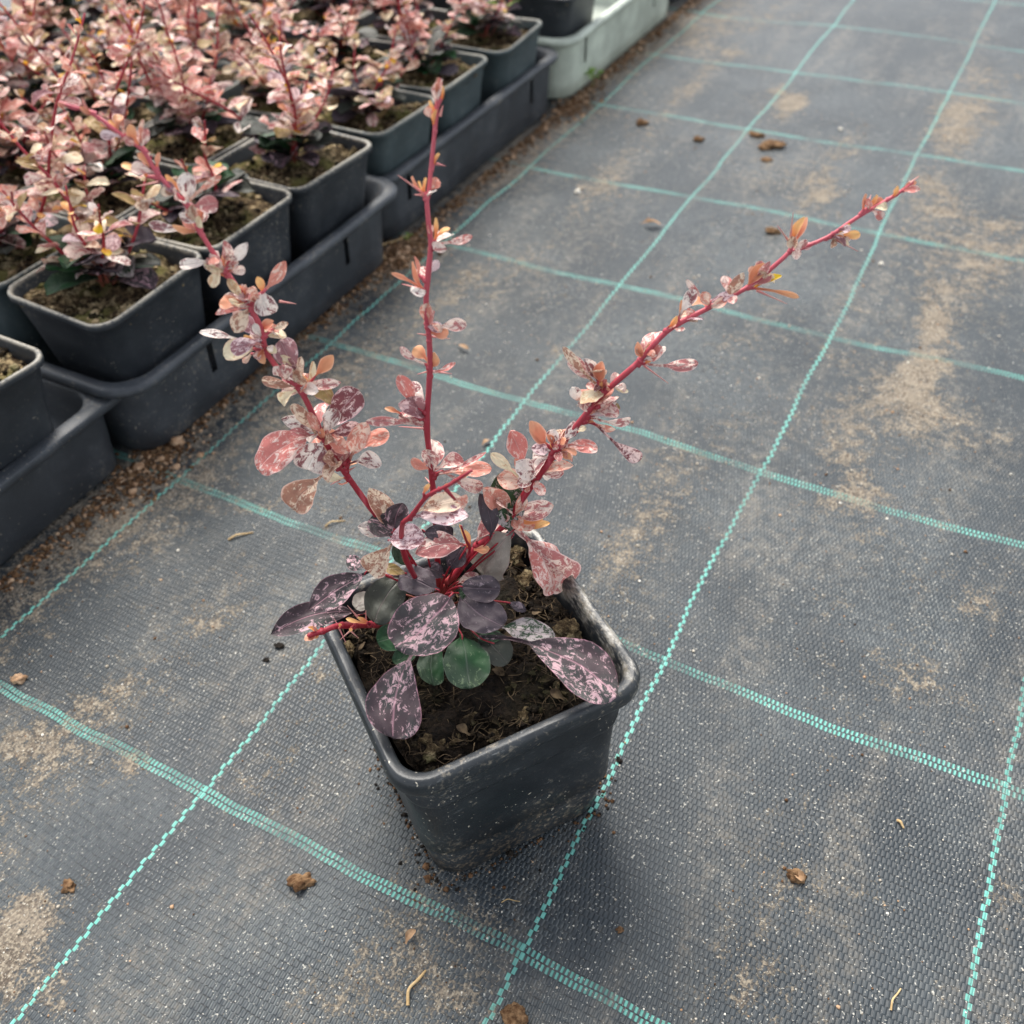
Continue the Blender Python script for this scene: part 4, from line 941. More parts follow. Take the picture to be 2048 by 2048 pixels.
('right','W','o',(0.155,0.303,1.133),(0.137,0.294,1.156),(-0.351,-0.887,-0.298),0.015,0.04),
('right','O3','o',(0.106,0.265,1.048),(0.126,0.254,1.079),(-0.830,-0.446,0.336),0.020,0.14),
('right','R','e',(0.105,0.264,1.046),(0.110,0.314,1.067),(-0.778,-0.158,0.609),0.022,0.18),
('right','W','e',(0.064,0.232,0.966),(0.034,0.191,1.035),(0.921,-0.106,0.375),0.048,0.09),
('right','P2','e',(0.063,0.232,0.963),(0.106,0.185,0.968),(0.095,0.067,0.993),0.027,0.01),
('right','P','e',(0.101,0.261,1.037),(0.117,0.278,1.072),(0.242,-0.908,0.343),0.025,0.13),
('right','B','o',(0.104,0.263,1.044),(0.087,0.302,1.063),(-0.050,-0.543,0.838),0.029,0.02),
('right','P2','e',(0.101,0.261,1.037),(0.124,0.262,1.071),(-0.326,-0.928,0.179),0.014,0.04),
('right','B','o',(0.105,0.264,1.045),(0.079,0.266,1.066),(0.578,-0.410,0.706),0.016,0.12),
('right','W','e',(0.100,0.260,1.035),(0.073,0.252,1.051),(0.357,-0.308,0.882),0.018,0.08),
('right','P','o',(0.102,0.262,1.040),(0.099,0.288,1.065),(0.028,-0.652,0.757),0.015,0.04),
('right','P2','e',(0.099,0.260,1.034),(0.099,0.252,1.062),(0.473,-0.867,-0.157),0.014,0.13),
('right','P2','e',(0.101,0.261,1.037),(0.112,0.264,1.058),(-0.330,-0.868,0.370),0.018,0.04),
('right','P','e',(0.101,0.261,1.037),(0.124,0.226,1.040),(-0.409,-0.000,0.912),0.019,0.06),
('right','P2','o',(0.100,0.260,1.035),(0.060,0.249,1.045),(0.436,0.048,0.899),0.019,0.18),
('right','O3','o',(0.103,0.262,1.041),(0.151,0.253,1.047),(-0.037,0.418,0.908),0.024,0.15),
('right','R','o',(0.100,0.260,1.036),(0.116,0.311,0.996),(0.857,0.213,0.470),0.038,0.14),
('right','P','o',(0.098,0.259,1.032),(0.114,0.288,1.028),(0.410,-0.144,0.901),0.018,0.11),
('right','O3','o',(0.100,0.260,1.036),(0.115,0.288,1.029),(0.514,-0.243,0.822),0.016,0.04),
('right','W','o',(0.091,0.253,1.018),(0.037,0.267,1.003),(-0.342,-0.796,0.500),0.035,0.15),
('right','B','o',(0.087,0.250,1.010),(0.080,0.272,0.981),(0.406,0.864,0.297),0.023,0.19),
('right','P','e',(0.069,0.236,0.975),(0.108,0.282,0.959),(0.747,-0.460,0.480),0.033,0.09),
('right','W','e',(0.072,0.238,0.980),(0.075,0.261,0.936),(-0.280,0.836,0.473),0.023,0.11),
('right','R','e',(0.053,0.224,0.944),(-0.024,0.202,0.957),(0.318,-0.798,0.512),0.049,0.01),
('right','W','o',(0.054,0.225,0.945),(0.042,0.179,0.984),(0.630,0.453,0.631),0.035,0.18),
('right','P2','e',(0.052,0.223,0.940),(0.042,0.235,0.975),(0.401,-0.813,0.423),0.017,0.02),
('right','R','o',(0.052,0.223,0.942),(0.052,0.191,0.957),(0.988,0.014,0.152),0.017,0.08),
('right','C','o',(0.242,0.369,1.252),(0.257,0.394,1.281),(0.307,-0.761,0.572),0.017,0.16),
('right','B','o',(0.247,0.373,1.260),(0.236,0.362,1.289),(0.864,-0.494,0.099),0.016,0.05),
('right','P','o',(0.249,0.374,1.263),(0.240,0.395,1.287),(-0.482,-0.719,0.500),0.016,0.12),
('right','R','o',(0.249,0.374,1.263),(0.276,0.364,1.279),(-0.538,-0.626,0.565),0.016,0.05),
('right','P','o',(0.243,0.370,1.254),(0.251,0.451,1.273),(-0.445,-0.165,0.880),0.047,0.17),
('right','W','o',(0.240,0.367,1.248),(0.286,0.399,1.277),(-0.138,-0.506,0.851),0.027,0.06),
('right','O2','o',(0.351,0.452,1.358),(0.308,0.475,1.342),(-0.450,-0.299,0.842),0.029,0.19),
('right','R','o',(0.353,0.453,1.359),(0.337,0.441,1.397),(0.752,-0.649,0.119),0.022,0.08),
('right','W2','o',(0.302,0.415,1.328),(0.348,0.437,1.339),(-0.100,-0.147,0.984),0.019,0.18),
('right','B','o',(0.305,0.417,1.330),(0.334,0.442,1.331),(0.462,-0.499,0.733),0.016,0.17),
('right','P2','o',(0.314,0.424,1.336),(0.324,0.436,1.356),(-0.153,-0.771,0.618),0.020,0.03),
('right','B','e',(0.305,0.417,1.329),(0.321,0.444,1.350),(-0.445,-0.371,0.815),0.019,0.03),
('right','R','e',(0.351,0.452,1.358),(0.384,0.467,1.380),(0.012,-0.881,0.473),0.020,0.20),
('right','P2','e',(0.354,0.454,1.359),(0.371,0.488,1.360),(0.543,-0.186,0.819),0.016,0.12),
('right','P','o',(0.379,0.473,1.374),(0.407,0.444,1.391),(-0.590,-0.105,0.801),0.019,0.07),
('right','P2','o',(0.380,0.474,1.375),(0.360,0.501,1.407),(0.140,-0.710,0.690),0.022,0.03),
('right','B','o',(0.432,0.513,1.415),(0.445,0.497,1.436),(-0.459,-0.884,-0.090),0.020,0.10),
('right','P','o',(0.428,0.510,1.410),(0.425,0.524,1.443),(-0.274,-0.892,0.360),0.016,0.05),
('right','P','o',(0.290,0.406,1.319),(0.321,0.401,1.328),(-0.281,0.085,0.956),0.018,0.05),
('right','R','o',(0.292,0.407,1.320),(0.305,0.386,1.340),(-0.725,0.171,0.667),0.016,0.05),
('right','P','o',(0.409,0.495,1.394),(0.445,0.531,1.420),(0.051,-0.602,0.797),0.027,0.08),
('right','B','o',(0.424,0.507,1.405),(0.407,0.519,1.429),(0.056,-0.845,0.532),0.019,0.14),
('right','O2','e',(0.412,0.498,1.396),(0.434,0.518,1.443),(0.161,-0.942,0.295),0.026,0.07),
('right','C','o',(0.418,0.502,1.401),(0.455,0.535,1.395),(-0.404,0.601,0.690),0.028,0.14),
('right','P','o',(0.475,0.546,1.461),(0.500,0.515,1.480),(-0.888,-0.383,0.253),0.022,0.05),
('right','B','e',(0.486,0.555,1.466),(0.469,0.529,1.501),(-0.643,0.737,0.209),0.022,0.02),
('right','P','o',(0.479,0.549,1.463),(0.501,0.548,1.492),(-0.151,-0.988,-0.016),0.015,0.11),
('right','D3','e',(0.485,0.554,1.465),(0.507,0.573,1.473),(-0.039,-0.368,0.929),0.019,0.02),
('right','D3','o',(0.532,0.590,1.486),(0.566,0.598,1.469),(0.542,-0.219,0.811),0.016,0.17),
('right','W','o',(0.537,0.593,1.490),(0.567,0.612,1.471),(0.309,0.253,0.917),0.019,0.15),
('right','W2','o',(0.546,0.600,1.498),(0.569,0.600,1.507),(-0.024,-0.924,0.382),0.015,0.17),
('right','B','e',(0.538,0.594,1.491),(0.543,0.601,1.459),(0.599,-0.796,-0.089),0.014,0.19),
('right','P2','o',(0.593,0.635,1.533),(0.618,0.632,1.521),(0.164,-0.806,0.569),0.018,0.16),
('right','P2','o',(0.590,0.633,1.531),(0.584,0.621,1.560),(-0.156,-0.955,-0.253),0.016,0.03),
('right','O3','o',(0.591,0.634,1.532),(0.609,0.656,1.546),(0.497,-0.733,0.464),0.020,0.08),
('right','C','o',(0.594,0.637,1.535),(0.620,0.644,1.537),(-0.013,-0.479,0.878),0.018,0.16),
('right','P2','e',(0.636,0.669,1.565),(0.667,0.672,1.571),(-0.070,-0.704,0.707),0.016,0.20),
('right','W','o',(0.637,0.669,1.565),(0.640,0.701,1.560),(0.877,-0.093,0.472),0.020,0.13),
]
SPURS=[
('short',(-0.137,-0.028,0.910),(-0.150,-0.040,0.923)),
('short',(-0.137,-0.027,0.909),(-0.162,-0.049,0.922)),
('short',(-0.103,-0.039,1.005),(-0.094,-0.038,1.011)),
('short',(-0.091,-0.039,1.023),(-0.084,-0.039,1.032)),
('short',(-0.004,-0.038,1.133),(0.014,-0.031,1.101)),
('left',(-0.220,0.038,0.829),(-0.215,0.042,0.847)),
('right',(0.005,0.187,0.837),(0.011,0.191,0.846)),
('right',(-0.057,0.141,0.767),(-0.055,0.142,0.789)),
('right',(0.008,0.189,0.844),(0.011,0.191,0.856)),
('right',(0.003,0.185,0.832),(0.013,0.193,0.834)),
('right',(-0.000,0.183,0.833),(0.016,0.195,0.820)),
('right',(-0.001,0.182,0.832),(0.013,0.192,0.823)),
('right',(0.002,0.185,0.831),(0.018,0.196,0.826)),
('twig',(-0.044,0.092,0.816),(-0.041,0.088,0.828)),
('twig',(-0.044,0.092,0.817),(-0.045,0.085,0.826)),
('left',(-0.324,-0.009,1.133),(-0.342,-0.021,1.137)),
('left',(-0.317,-0.006,1.109),(-0.325,-0.011,1.118)),
('left',(-0.319,-0.007,1.117),(-0.324,-0.009,1.128)),
('left',(-0.308,-0.003,1.074),(-0.306,-0.000,1.089)),
('left',(-0.298,0.001,1.046),(-0.328,-0.019,1.036)),
('left',(-0.285,0.007,1.008),(-0.296,0.000,1.015)),
('left',(-0.323,-0.009,1.131),(-0.335,-0.016,1.138)),
('left',(-0.323,-0.009,1.131),(-0.342,-0.021,1.135)),
('left',(-0.324,-0.009,1.134),(-0.324,-0.008,1.146)),
('left',(-0.320,-0.007,1.119),(-0.319,-0.006,1.134)),
('left',(-0.344,-0.014,1.237),(-0.335,-0.007,1.264)),
('left',(-0.347,-0.015,1.242),(-0.343,-0.012,1.263)),
('left',(-0.347,-0.015,1.242),(-0.348,-0.015,1.258)),
('left',(-0.350,-0.017,1.248),(-0.348,-0.014,1.267)),
('left',(-0.356,-0.020,1.259),(-0.346,-0.011,1.287)),
('left',(-0.346,-0.015,1.241),(-0.334,-0.006,1.271)),
('left',(-0.345,-0.014,1.238),(-0.319,0.004,1.283)),
('left',(-0.345,-0.015,1.239),(-0.346,-0.014,1.256)),
('left',(-0.394,-0.037,1.345),(-0.414,-0.050,1.354)),
('left',(-0.394,-0.036,1.354),(-0.415,-0.050,1.363)),
('left',(-0.394,-0.037,1.350),(-0.412,-0.048,1.360)),
('left',(-0.394,-0.037,1.340),(-0.402,-0.042,1.350)),
('left',(-0.394,-0.037,1.343),(-0.402,-0.042,1.354)),
('left',(-0.394,-0.038,1.336),(-0.419,-0.054,1.344)),
('left',(-0.394,-0.033,1.380),(-0.400,-0.037,1.390)),
('left',(-0.395,-0.035,1.377),(-0.377,-0.021,1.393)),
('left',(-0.407,-0.036,1.443),(-0.377,-0.014,1.478)),
('left',(-0.406,-0.036,1.440),(-0.383,-0.018,1.470)),
('left',(-0.407,-0.036,1.443),(-0.384,-0.018,1.473)),
('left',(-0.404,-0.035,1.437),(-0.400,-0.031,1.454)),
('left',(-0.407,-0.036,1.444),(-0.408,-0.035,1.458)),
('left',(-0.407,-0.036,1.443),(-0.410,-0.037,1.455)),
('left',(-0.404,-0.035,1.435),(-0.410,-0.038,1.445)),
('left',(-0.403,-0.034,1.432),(-0.408,-0.037,1.442)),
('left',(-0.403,-0.035,1.425),(-0.403,-0.034,1.438)),
('left',(-0.434,-0.046,1.518),(-0.426,-0.039,1.537)),
('left',(-0.434,-0.046,1.519),(-0.427,-0.040,1.539)),
('left',(-0.434,-0.046,1.518),(-0.425,-0.039,1.538)),
('left',(-0.428,-0.044,1.503),(-0.434,-0.047,1.513)),
('left',(-0.438,-0.048,1.531),(-0.444,-0.050,1.541)),
('left',(-0.433,-0.046,1.517),(-0.446,-0.053,1.523)),
('left',(-0.428,-0.044,1.503),(-0.438,-0.049,1.511)),
('left',(-0.458,-0.054,1.590),(-0.465,-0.057,1.600)),
('left',(-0.458,-0.054,1.590),(-0.465,-0.058,1.600)),
('left',(-0.462,-0.055,1.603),(-0.460,-0.053,1.617)),
('left',(-0.463,-0.056,1.605),(-0.465,-0.056,1.617)),
('left',(-0.462,-0.055,1.599),(-0.459,-0.052,1.614)),
('left',(-0.469,-0.056,1.641),(-0.471,-0.056,1.655)),
('left',(-0.470,-0.056,1.643),(-0.472,-0.056,1.657)),
('left',(-0.476,-0.058,1.652),(-0.475,-0.056,1.669)),
('left',(-0.505,-0.071,1.699),(-0.511,-0.074,1.709)),
('left',(-0.506,-0.072,1.703),(-0.505,-0.070,1.717)),
('left',(-0.505,-0.071,1.699),(-0.522,-0.082,1.703)),
('left',(-0.538,-0.084,1.766),(-0.545,-0.088,1.775)),
('left',(-0.536,-0.083,1.763),(-0.541,-0.085,1.775)),
('left',(-0.517,-0.074,1.743),(-0.522,-0.076,1.755)),
('left',(-0.516,-0.074,1.742),(-0.521,-0.075,1.755)),
('left',(-0.570,-0.100,1.800),(-0.578,-0.103,1.809)),
('left',(-0.575,-0.102,1.810),(-0.584,-0.106,1.816)),
('left',(-0.600,-0.115,1.821),(-0.611,-0.121,1.824)),
('mid',(-0.099,0.210,1.780),(-0.095,0.214,1.792)),
('mid',(-0.099,0.210,1.781),(-0.093,0.216,1.791)),
('mid',(-0.099,0.211,1.783),(-0.096,0.214,1.795)),
('mid',(-0.101,0.206,1.760),(-0.102,0.207,1.772)),
('mid',(-0.103,0.202,1.737),(-0.103,0.203,1.749)),
('mid',(-0.111,0.189,1.672),(-0.106,0.193,1.683)),
('mid',(-0.118,0.177,1.619),(-0.124,0.174,1.634)),
('mid',(-0.117,0.178,1.621),(-0.122,0.175,1.634)),
('mid',(-0.116,0.179,1.623),(-0.122,0.176,1.636)),
('mid',(-0.115,0.170,1.532),(-0.108,0.176,1.544)),
('mid',(-0.114,0.169,1.526),(-0.110,0.174,1.538)),
('mid',(-0.114,0.169,1.526),(-0.110,0.174,1.538)),
('mid',(-0.125,0.152,1.436),(-0.131,0.149,1.450)),
('mid',(-0.123,0.156,1.463),(-0.137,0.148,1.479)),
('mid',(-0.125,0.152,1.436),(-0.131,0.149,1.449)),
('mid',(-0.126,0.145,1.362),(-0.128,0.145,1.375)),
('mid',(-0.126,0.144,1.351),(-0.123,0.147,1.364)),
('mid',(-0.126,0.145,1.364),(-0.131,0.142,1.376)),
('mid',(-0.125,0.142,1.333),(-0.126,0.143,1.345)),
('mid',(-0.127,0.136,1.271),(-0.134,0.132,1.284)),
('mid',(-0.128,0.133,1.250),(-0.125,0.136,1.262)),
('mid',(-0.136,0.120,1.162),(-0.152,0.110,1.180)),
('mid',(-0.138,0.117,1.142),(-0.142,0.116,1.156)),
('mid',(-0.137,0.118,1.148),(-0.182,0.087,1.172)),
('mid',(-0.138,0.115,1.120),(-0.144,0.112,1.133)),
('mid',(-0.136,0.107,1.003),(-0.133,0.111,1.015)),
('mid',(-0.136,0.106,0.989),(-0.125,0.115,1.001)),
('mid',(-0.136,0.106,0.988),(-0.122,0.117,1.000)),
('mid',(-0.136,0.107,0.996),(-0.116,0.122,1.007)),
('left',(-0.295,0.003,1.036),(-0.280,0.014,1.064)),
('left',(-0.299,0.001,1.047),(-0.272,0.021,1.084)),
('left',(-0.292,0.004,1.028),(-0.284,0.011,1.051)),
('short',(-0.053,-0.040,1.083),(-0.052,-0.044,1.103)),
('short',(0.019,-0.037,1.155),(0.027,-0.037,1.166)),
('short',(-0.017,-0.039,1.122),(-0.008,-0.039,1.132)),
('right',(0.177,0.319,1.172),(0.170,0.315,1.203)),
('right',(0.176,0.318,1.170),(0.168,0.313,1.204)),
('right',(0.180,0.321,1.175),(0.170,0.315,1.212)),
('right',(0.180,0.322,1.176),(0.174,0.318,1.206)),
('right',(0.176,0.318,1.170),(0.177,0.319,1.189)),
('right',(0.186,0.326,1.183),(0.183,0.324,1.208)),
('right',(0.157,0.304,1.137),(0.158,0.305,1.154)),
('right',(0.159,0.306,1.141),(0.162,0.308,1.154)),
('right',(0.151,0.299,1.126),(0.168,0.311,1.122)),
('right',(0.164,0.309,1.150),(0.198,0.333,1.123)),
('right',(0.149,0.298,1.122),(0.170,0.312,1.113)),
('right',(0.143,0.293,1.112),(0.163,0.308,1.102)),
('right',(0.145,0.295,1.116),(0.173,0.314,1.095)),
('right',(0.145,0.295,1.116),(0.168,0.311,1.101)),
('right',(0.104,0.263,1.043),(0.105,0.264,1.058)),
('right',(0.126,0.280,1.082),(0.138,0.289,1.082)),
('right',(0.061,0.230,0.959),(0.043,0.218,1.001)),
('right',(0.096,0.257,1.026),(0.083,0.248,1.059)),
('right',(0.099,0.259,1.034),(0.094,0.256,1.057)),
('right',(0.099,0.259,1.032),(0.092,0.254,1.059)),
('right',(0.091,0.253,1.018),(0.094,0.256,1.032)),
('right',(0.091,0.253,1.017),(0.090,0.253,1.036)),
('right',(0.098,0.258,1.031),(0.100,0.260,1.045)),
('right',(0.093,0.254,1.021),(0.101,0.261,1.026)),
('right',(0.087,0.250,1.009),(0.089,0.252,1.024)),
('right',(0.064,0.233,0.966),(0.072,0.239,0.972)),
('right',(0.048,0.220,0.932),(0.034,0.211,0.968)),
('right',(0.049,0.221,0.934),(0.041,0.215,0.962)),
('right',(0.240,0.367,1.249),(0.248,0.373,1.255)),
('right',(0.240,0.367,1.249),(0.251,0.375,1.252)),
('right',(0.237,0.365,1.244),(0.251,0.375,1.242)),
('right',(0.236,0.364,1.243),(0.251,0.375,1.241)),
('right',(0.348,0.449,1.355),(0.352,0.453,1.370)),
('right',(0.300,0.414,1.326),(0.302,0.415,1.345)),
('right',(0.299,0.413,1.325),(0.302,0.415,1.342)),
('right',(0.349,0.450,1.356),(0.353,0.453,1.373)),
('right',(0.368,0.464,1.367),(0.372,0.468,1.381)),
('right',(0.420,0.504,1.401),(0.424,0.507,1.413)),
('right',(0.281,0.399,1.311),(0.286,0.403,1.324)),
('right',(0.408,0.495,1.394),(0.422,0.505,1.390)),
('right',(0.410,0.496,1.395),(0.425,0.507,1.390)),
('right',(0.471,0.543,1.459),(0.474,0.546,1.477)),
('right',(0.473,0.545,1.460),(0.475,0.547,1.480)),
('right',(0.536,0.592,1.490),(0.546,0.600,1.493)),
('right',(0.526,0.585,1.481),(0.537,0.593,1.483)),
('right',(0.531,0.588,1.485),(0.544,0.598,1.483)),
('right',(0.576,0.623,1.522),(0.580,0.626,1.535)),
('right',(0.581,0.626,1.525),(0.585,0.630,1.537)),
('right',(0.614,0.652,1.548),(0.623,0.658,1.554)),
('right',(0.627,0.662,1.556),(0.634,0.667,1.564)),
('right',(0.636,0.668,1.564),(0.646,0.676,1.568)),
('side',(-0.259,-0.216,0.738),(-0.263,-0.226,0.745)),
('side',(-0.258,-0.214,0.737),(-0.263,-0.224,0.745)),
('side',(-0.258,-0.213,0.736),(-0.260,-0.225,0.745)),
('side',(-0.214,-0.106,0.664),(-0.190,-0.143,0.725)),
('side',(-0.214,-0.105,0.662),(-0.190,-0.140,0.725)),
('side',(-0.240,-0.169,0.721),(-0.233,-0.190,0.735)),
('side',(-0.229,-0.141,0.693),(-0.215,-0.170,0.725)),
('side',(-0.181,-0.034,0.609),(-0.129,-0.109,0.715)),
]
THORNS=[
('mid',(-0.102,0.196,1.684),(-0.093,0.211,1.675)),
('mid',(-0.121,0.176,1.632),(-0.149,0.140,1.678)),
('mid',(-0.122,0.175,1.630),(-0.122,0.144,1.645)),
('mid',(-0.095,0.211,1.763),(-0.093,0.220,1.779)),
('mid',(-0.132,0.149,1.448),(-0.174,0.143,1.453)),
('mid',(-0.124,0.145,1.345),(-0.084,0.156,1.344)),
('mid',(-0.126,0.143,1.348),(-0.134,0.117,1.366)),
('mid',(-0.125,0.137,1.265),(-0.082,0.147,1.265)),
('mid',(-0.130,0.133,1.265),(-0.134,0.100,1.279)),
('mid',(-0.144,0.111,1.126),(-0.194,0.090,1.130)),
('mid',(-0.138,0.104,0.972),(-0.165,0.120,0.970)),
('left',(-0.507,-0.073,1.692),(-0.555,-0.085,1.680)),
('left',(-0.587,-0.108,1.819),(-0.581,-0.114,1.842)),
('left',(-0.360,-0.004,1.450),(-0.343,0.022,1.434)),
('left',(-0.285,0.009,1.035),(-0.256,-0.002,1.064)),
('left',(-0.305,-0.006,1.011),(-0.338,-0.004,0.981)),
('right',(0.041,0.216,0.967),(0.036,0.199,1.050)),
('right',(0.249,0.374,1.237),(0.305,0.377,1.206)),
('right',(0.058,0.227,0.940),(0.066,0.243,0.923)),
('right',(0.428,0.509,1.385),(0.489,0.526,1.360)),
('right',(0.470,0.543,1.478),(0.469,0.526,1.552)),
('right',(0.468,0.541,1.485),(0.450,0.497,1.536)),
('right',(0.537,0.593,1.483),(0.588,0.624,1.449)),
('right',(0.646,0.677,1.577),(0.657,0.688,1.588)),
('right',(0.585,0.630,1.541),(0.584,0.652,1.553)),
('side',(-0.244,-0.179,0.719),(-0.218,-0.195,0.696)),
('side',(-0.244,-0.179,0.721),(-0.263,-0.168,0.728)),
('side',(-0.236,-0.154,0.684),(-0.242,-0.187,0.684)),
('side',(-0.236,-0.154,0.684),(-0.212,-0.158,0.674)),
('side',(-0.223,-0.132,0.713),(-0.243,-0.137,0.753)),
('side',(-0.217,-0.115,0.692),(-0.206,-0.120,0.736)),
('side',(-0.265,-0.230,0.754),(-0.259,-0.239,0.788)),
]

PB = (1.691, .406, 0)
main = empty('potted_shrub', PB)
tag(main, 'variegated shrub with three long red shoots in a square black pot, alone on the cloth', 'potted plant')
YAW = radians(54.3)
def roty(o, a=YAW): o.rotation_euler = (0, 0, a); return o
pot = roty(pot_mesh('pot', POT, main, h=.614, ao=.313, b=.252, wob=.004))
soil = roty(soil_mesh('soil', SOIL, main, .270, .548, n=90, amp=.034, mound=.02, seed=3.3, drop=.02))
rs = random.Random(5)
fb = Bag()
for k in range(620):          # roots, bark shreds and fibres on the soil
    x, y = rs.uniform(-.255, .255), rs.uniform(-.255, .255); z = 0.550+rs.uniform(0, .02)
    a = rs.uniform(0, 2*pi); l = rs.uniform(.015, .06)*(1.6 if rs.random() < .15 else 1); c = Vector((cos(a), sin(a), rs.uniform(-.15, .35)))
    s_ = Vector((-sin(a), cos(a), .2))*rs.uniform(-.4, .4)*l
    P = [Vector((x, y, z)), Vector((x, y, z))+c*l*.5+s_, Vector((x, y, z))+c*l]
    P = [Vector((max(-.262, min(.262, p.x)), max(-.262, min(.262, p.y)), p.z)) for p in P]
    V, F = tube(spline(P, 3), rs.uniform(.0007, .0016), .0005, 4); fb.add(V, F)
(tag(fb.build('root_fibre', [FIBRE], soil), None, None, None, 'stuff'))
fk = Bag()
for k in range(110):
    x, y = rs.uniform(-.24, .24), rs.uniform(-.24, .24); a = rs.uniform(0, 6.28); l = rs.uniform(.015, .05)
    V, F, U, Z = leaf_geo((x, y, 0.565), (x+cos(a)*l*.8, y+sin(a)*l*.8, 0.565+rs.uniform(-.008, .012)), (rs.gauss(0, .5), rs.gauss(0, .5), 1), l*rs.uniform(.25, .5), 'e', .1, 6, 4, rs); fk.add(V, F, rs.choice((0, 0, 0, 1)))
tag(fk.build('bark_flake', [SOIL3, FIBRE], soil), None, None, None, 'stuff')
cb = Bag()
for k in range(560):
    x, y = rs.uniform(-.255, .255), rs.uniform(-.255, .255)
    V, F = blob((x, y, 0.555+rs.uniform(-.006, .014)), rs.uniform(.0025, .0095), k*1.7, 5, .6, 1.3); cb.add(V, F, rs.choice((0, 0, 0, 1)))
tag(cb.build('soil_crumb', [SOIL3, SOIL], soil), None, None, None, 'stuff')
def clod_in(label, px_, py_, pz_, r, mat, sq=.75):
    o = Bag(); V, F = blob((0, 0, 0), r, px_*13+py_*7, 12, sq, .8); o.add(V, F)
    q = o.build('moss_clump', [mat], main); q.location = Vector((px_, py_, pz_))*G; return q
MOSS = soil_mat('moss_and_roots', (.05, .034, .019), (.15, .11, .058), (.36, .29, .17), (.15, .16, .06), .6)
for (a, b_, c_, r, m_) in [(0.186,0.147,0.571,0.031,MOSS), (0.046,-0.273,0.551,0.029,MOSS), (0.078,-0.239,0.546,0.019,MOSS), (0.002,0.254,0.561,0.025,MOSS), (0.088,-0.164,0.551,0.015,MOSS), (0.188,-0.107,0.551,0.017,MOSS), (-0.285,-0.139,0.561,0.022,MOSS), (0.148,-0.179,0.541,0.015,MOSS), (-0.063,0.322,0.561,0.025,MOSS), (0.033,-0.130,0.541,0.017,MOSS)]:
    clod_in('', a, b_, c_, r, m_)
branches = {}
LABELS = {'left': 'long shoot arching to the left', 'mid': 'long upright shoot', 'right': 'long shoot reaching to the right', 'short': 'short young shoot', 'side': 'bare red side shoot lying over the pot rim', 'twig': 'thin orange twig'}
for k, (r0, r1, P) in STEMS.items():
    b_ = Bag(); S_ = spline(P, 4); V, F = tube(S_, r0, r1, 10, True, .35); b_.add(V, F)
    for (st, A, B) in SPURS:                       # leaf spurs with a swollen node where they leave the shoot
        if st != k: continue
        A = Vector(A); B = Vector(B); V, F = tube([A, A.lerp(B, .55), B], .0046, .0026, 6, True); b_.add(V, F)
        q = min(S_, key=lambda p: (p-A).length); rr_ = (r0+(r1-r0)*S_.index(q)/len(S_))
        V, F = blob(A+(B-A)*.25, rr_*1.25, A.x*90, 4, 1.0, .3); b_.add(V, F)
    branches[k] = b_.build('branch', [STEM], main); branches[k]['label'] = LABELS[k]
def mini(V, F, m, name, parent, U=None, Z=None):
    b = Bag(); b.add(V, F, 0, U, Z); return b.build(name, [m], parent)
rl = random.Random(3)
for (st, kind, shp, A, B, N, w_, ar) in LEAVES:
    big = (Vector(B)-Vector(A)).length > .07
    V, F, U, Z = leaf_geo(A, B, N, w_, shp, ar, 18 if big else 10, 10 if big else 6, rl, .35 if st == 'core' else 1.0)
    nm = 'basal_leaf' if st == 'core' else ('young_leaf' if kind in ('O', 'O2', 'O3', 'Y') else 'leaf')
    mini(V, F, MATS[kind], nm, main if st == 'core' else branches[st], U, Z)
for (st, kind, shp, A, B, N, w_, ar) in SMALL:
    V, F, U, Z = leaf_geo(A, B, N, w_, shp, ar, 10, 6, rl)
    mini(V, F, MATS[kind], 'small_leaf', branches[st], U, Z)
for (st, A, B) in THORNS:
    A = Vector(A); B = Vector(B); V, F = tube([A, A.lerp(B, .5), B], .0026, .0005, 6); mini(V, F, THORN, 'thorn', branches[st])
# stalks that carry the basal leaves back to the crown of the plant
CROWN = Vector((-.147, .079, .565))
for (st, kind, shp, A, B, N, w_, ar) in LEAVES:
    if st != 'core' or kind in ('O2',): continue
    A = Vector(A); d = A-CROWN
    if d.length < .02: continue
    V, F = tube(spline([CROWN+d*.05, CROWN+d*.5+Vector((0, 0, .02)), A, A+(Vector(B)-A)*.12], 4), .0028, .0018, 6, False)
    mini(V, F, STEM, 'leaf_stalk', main)

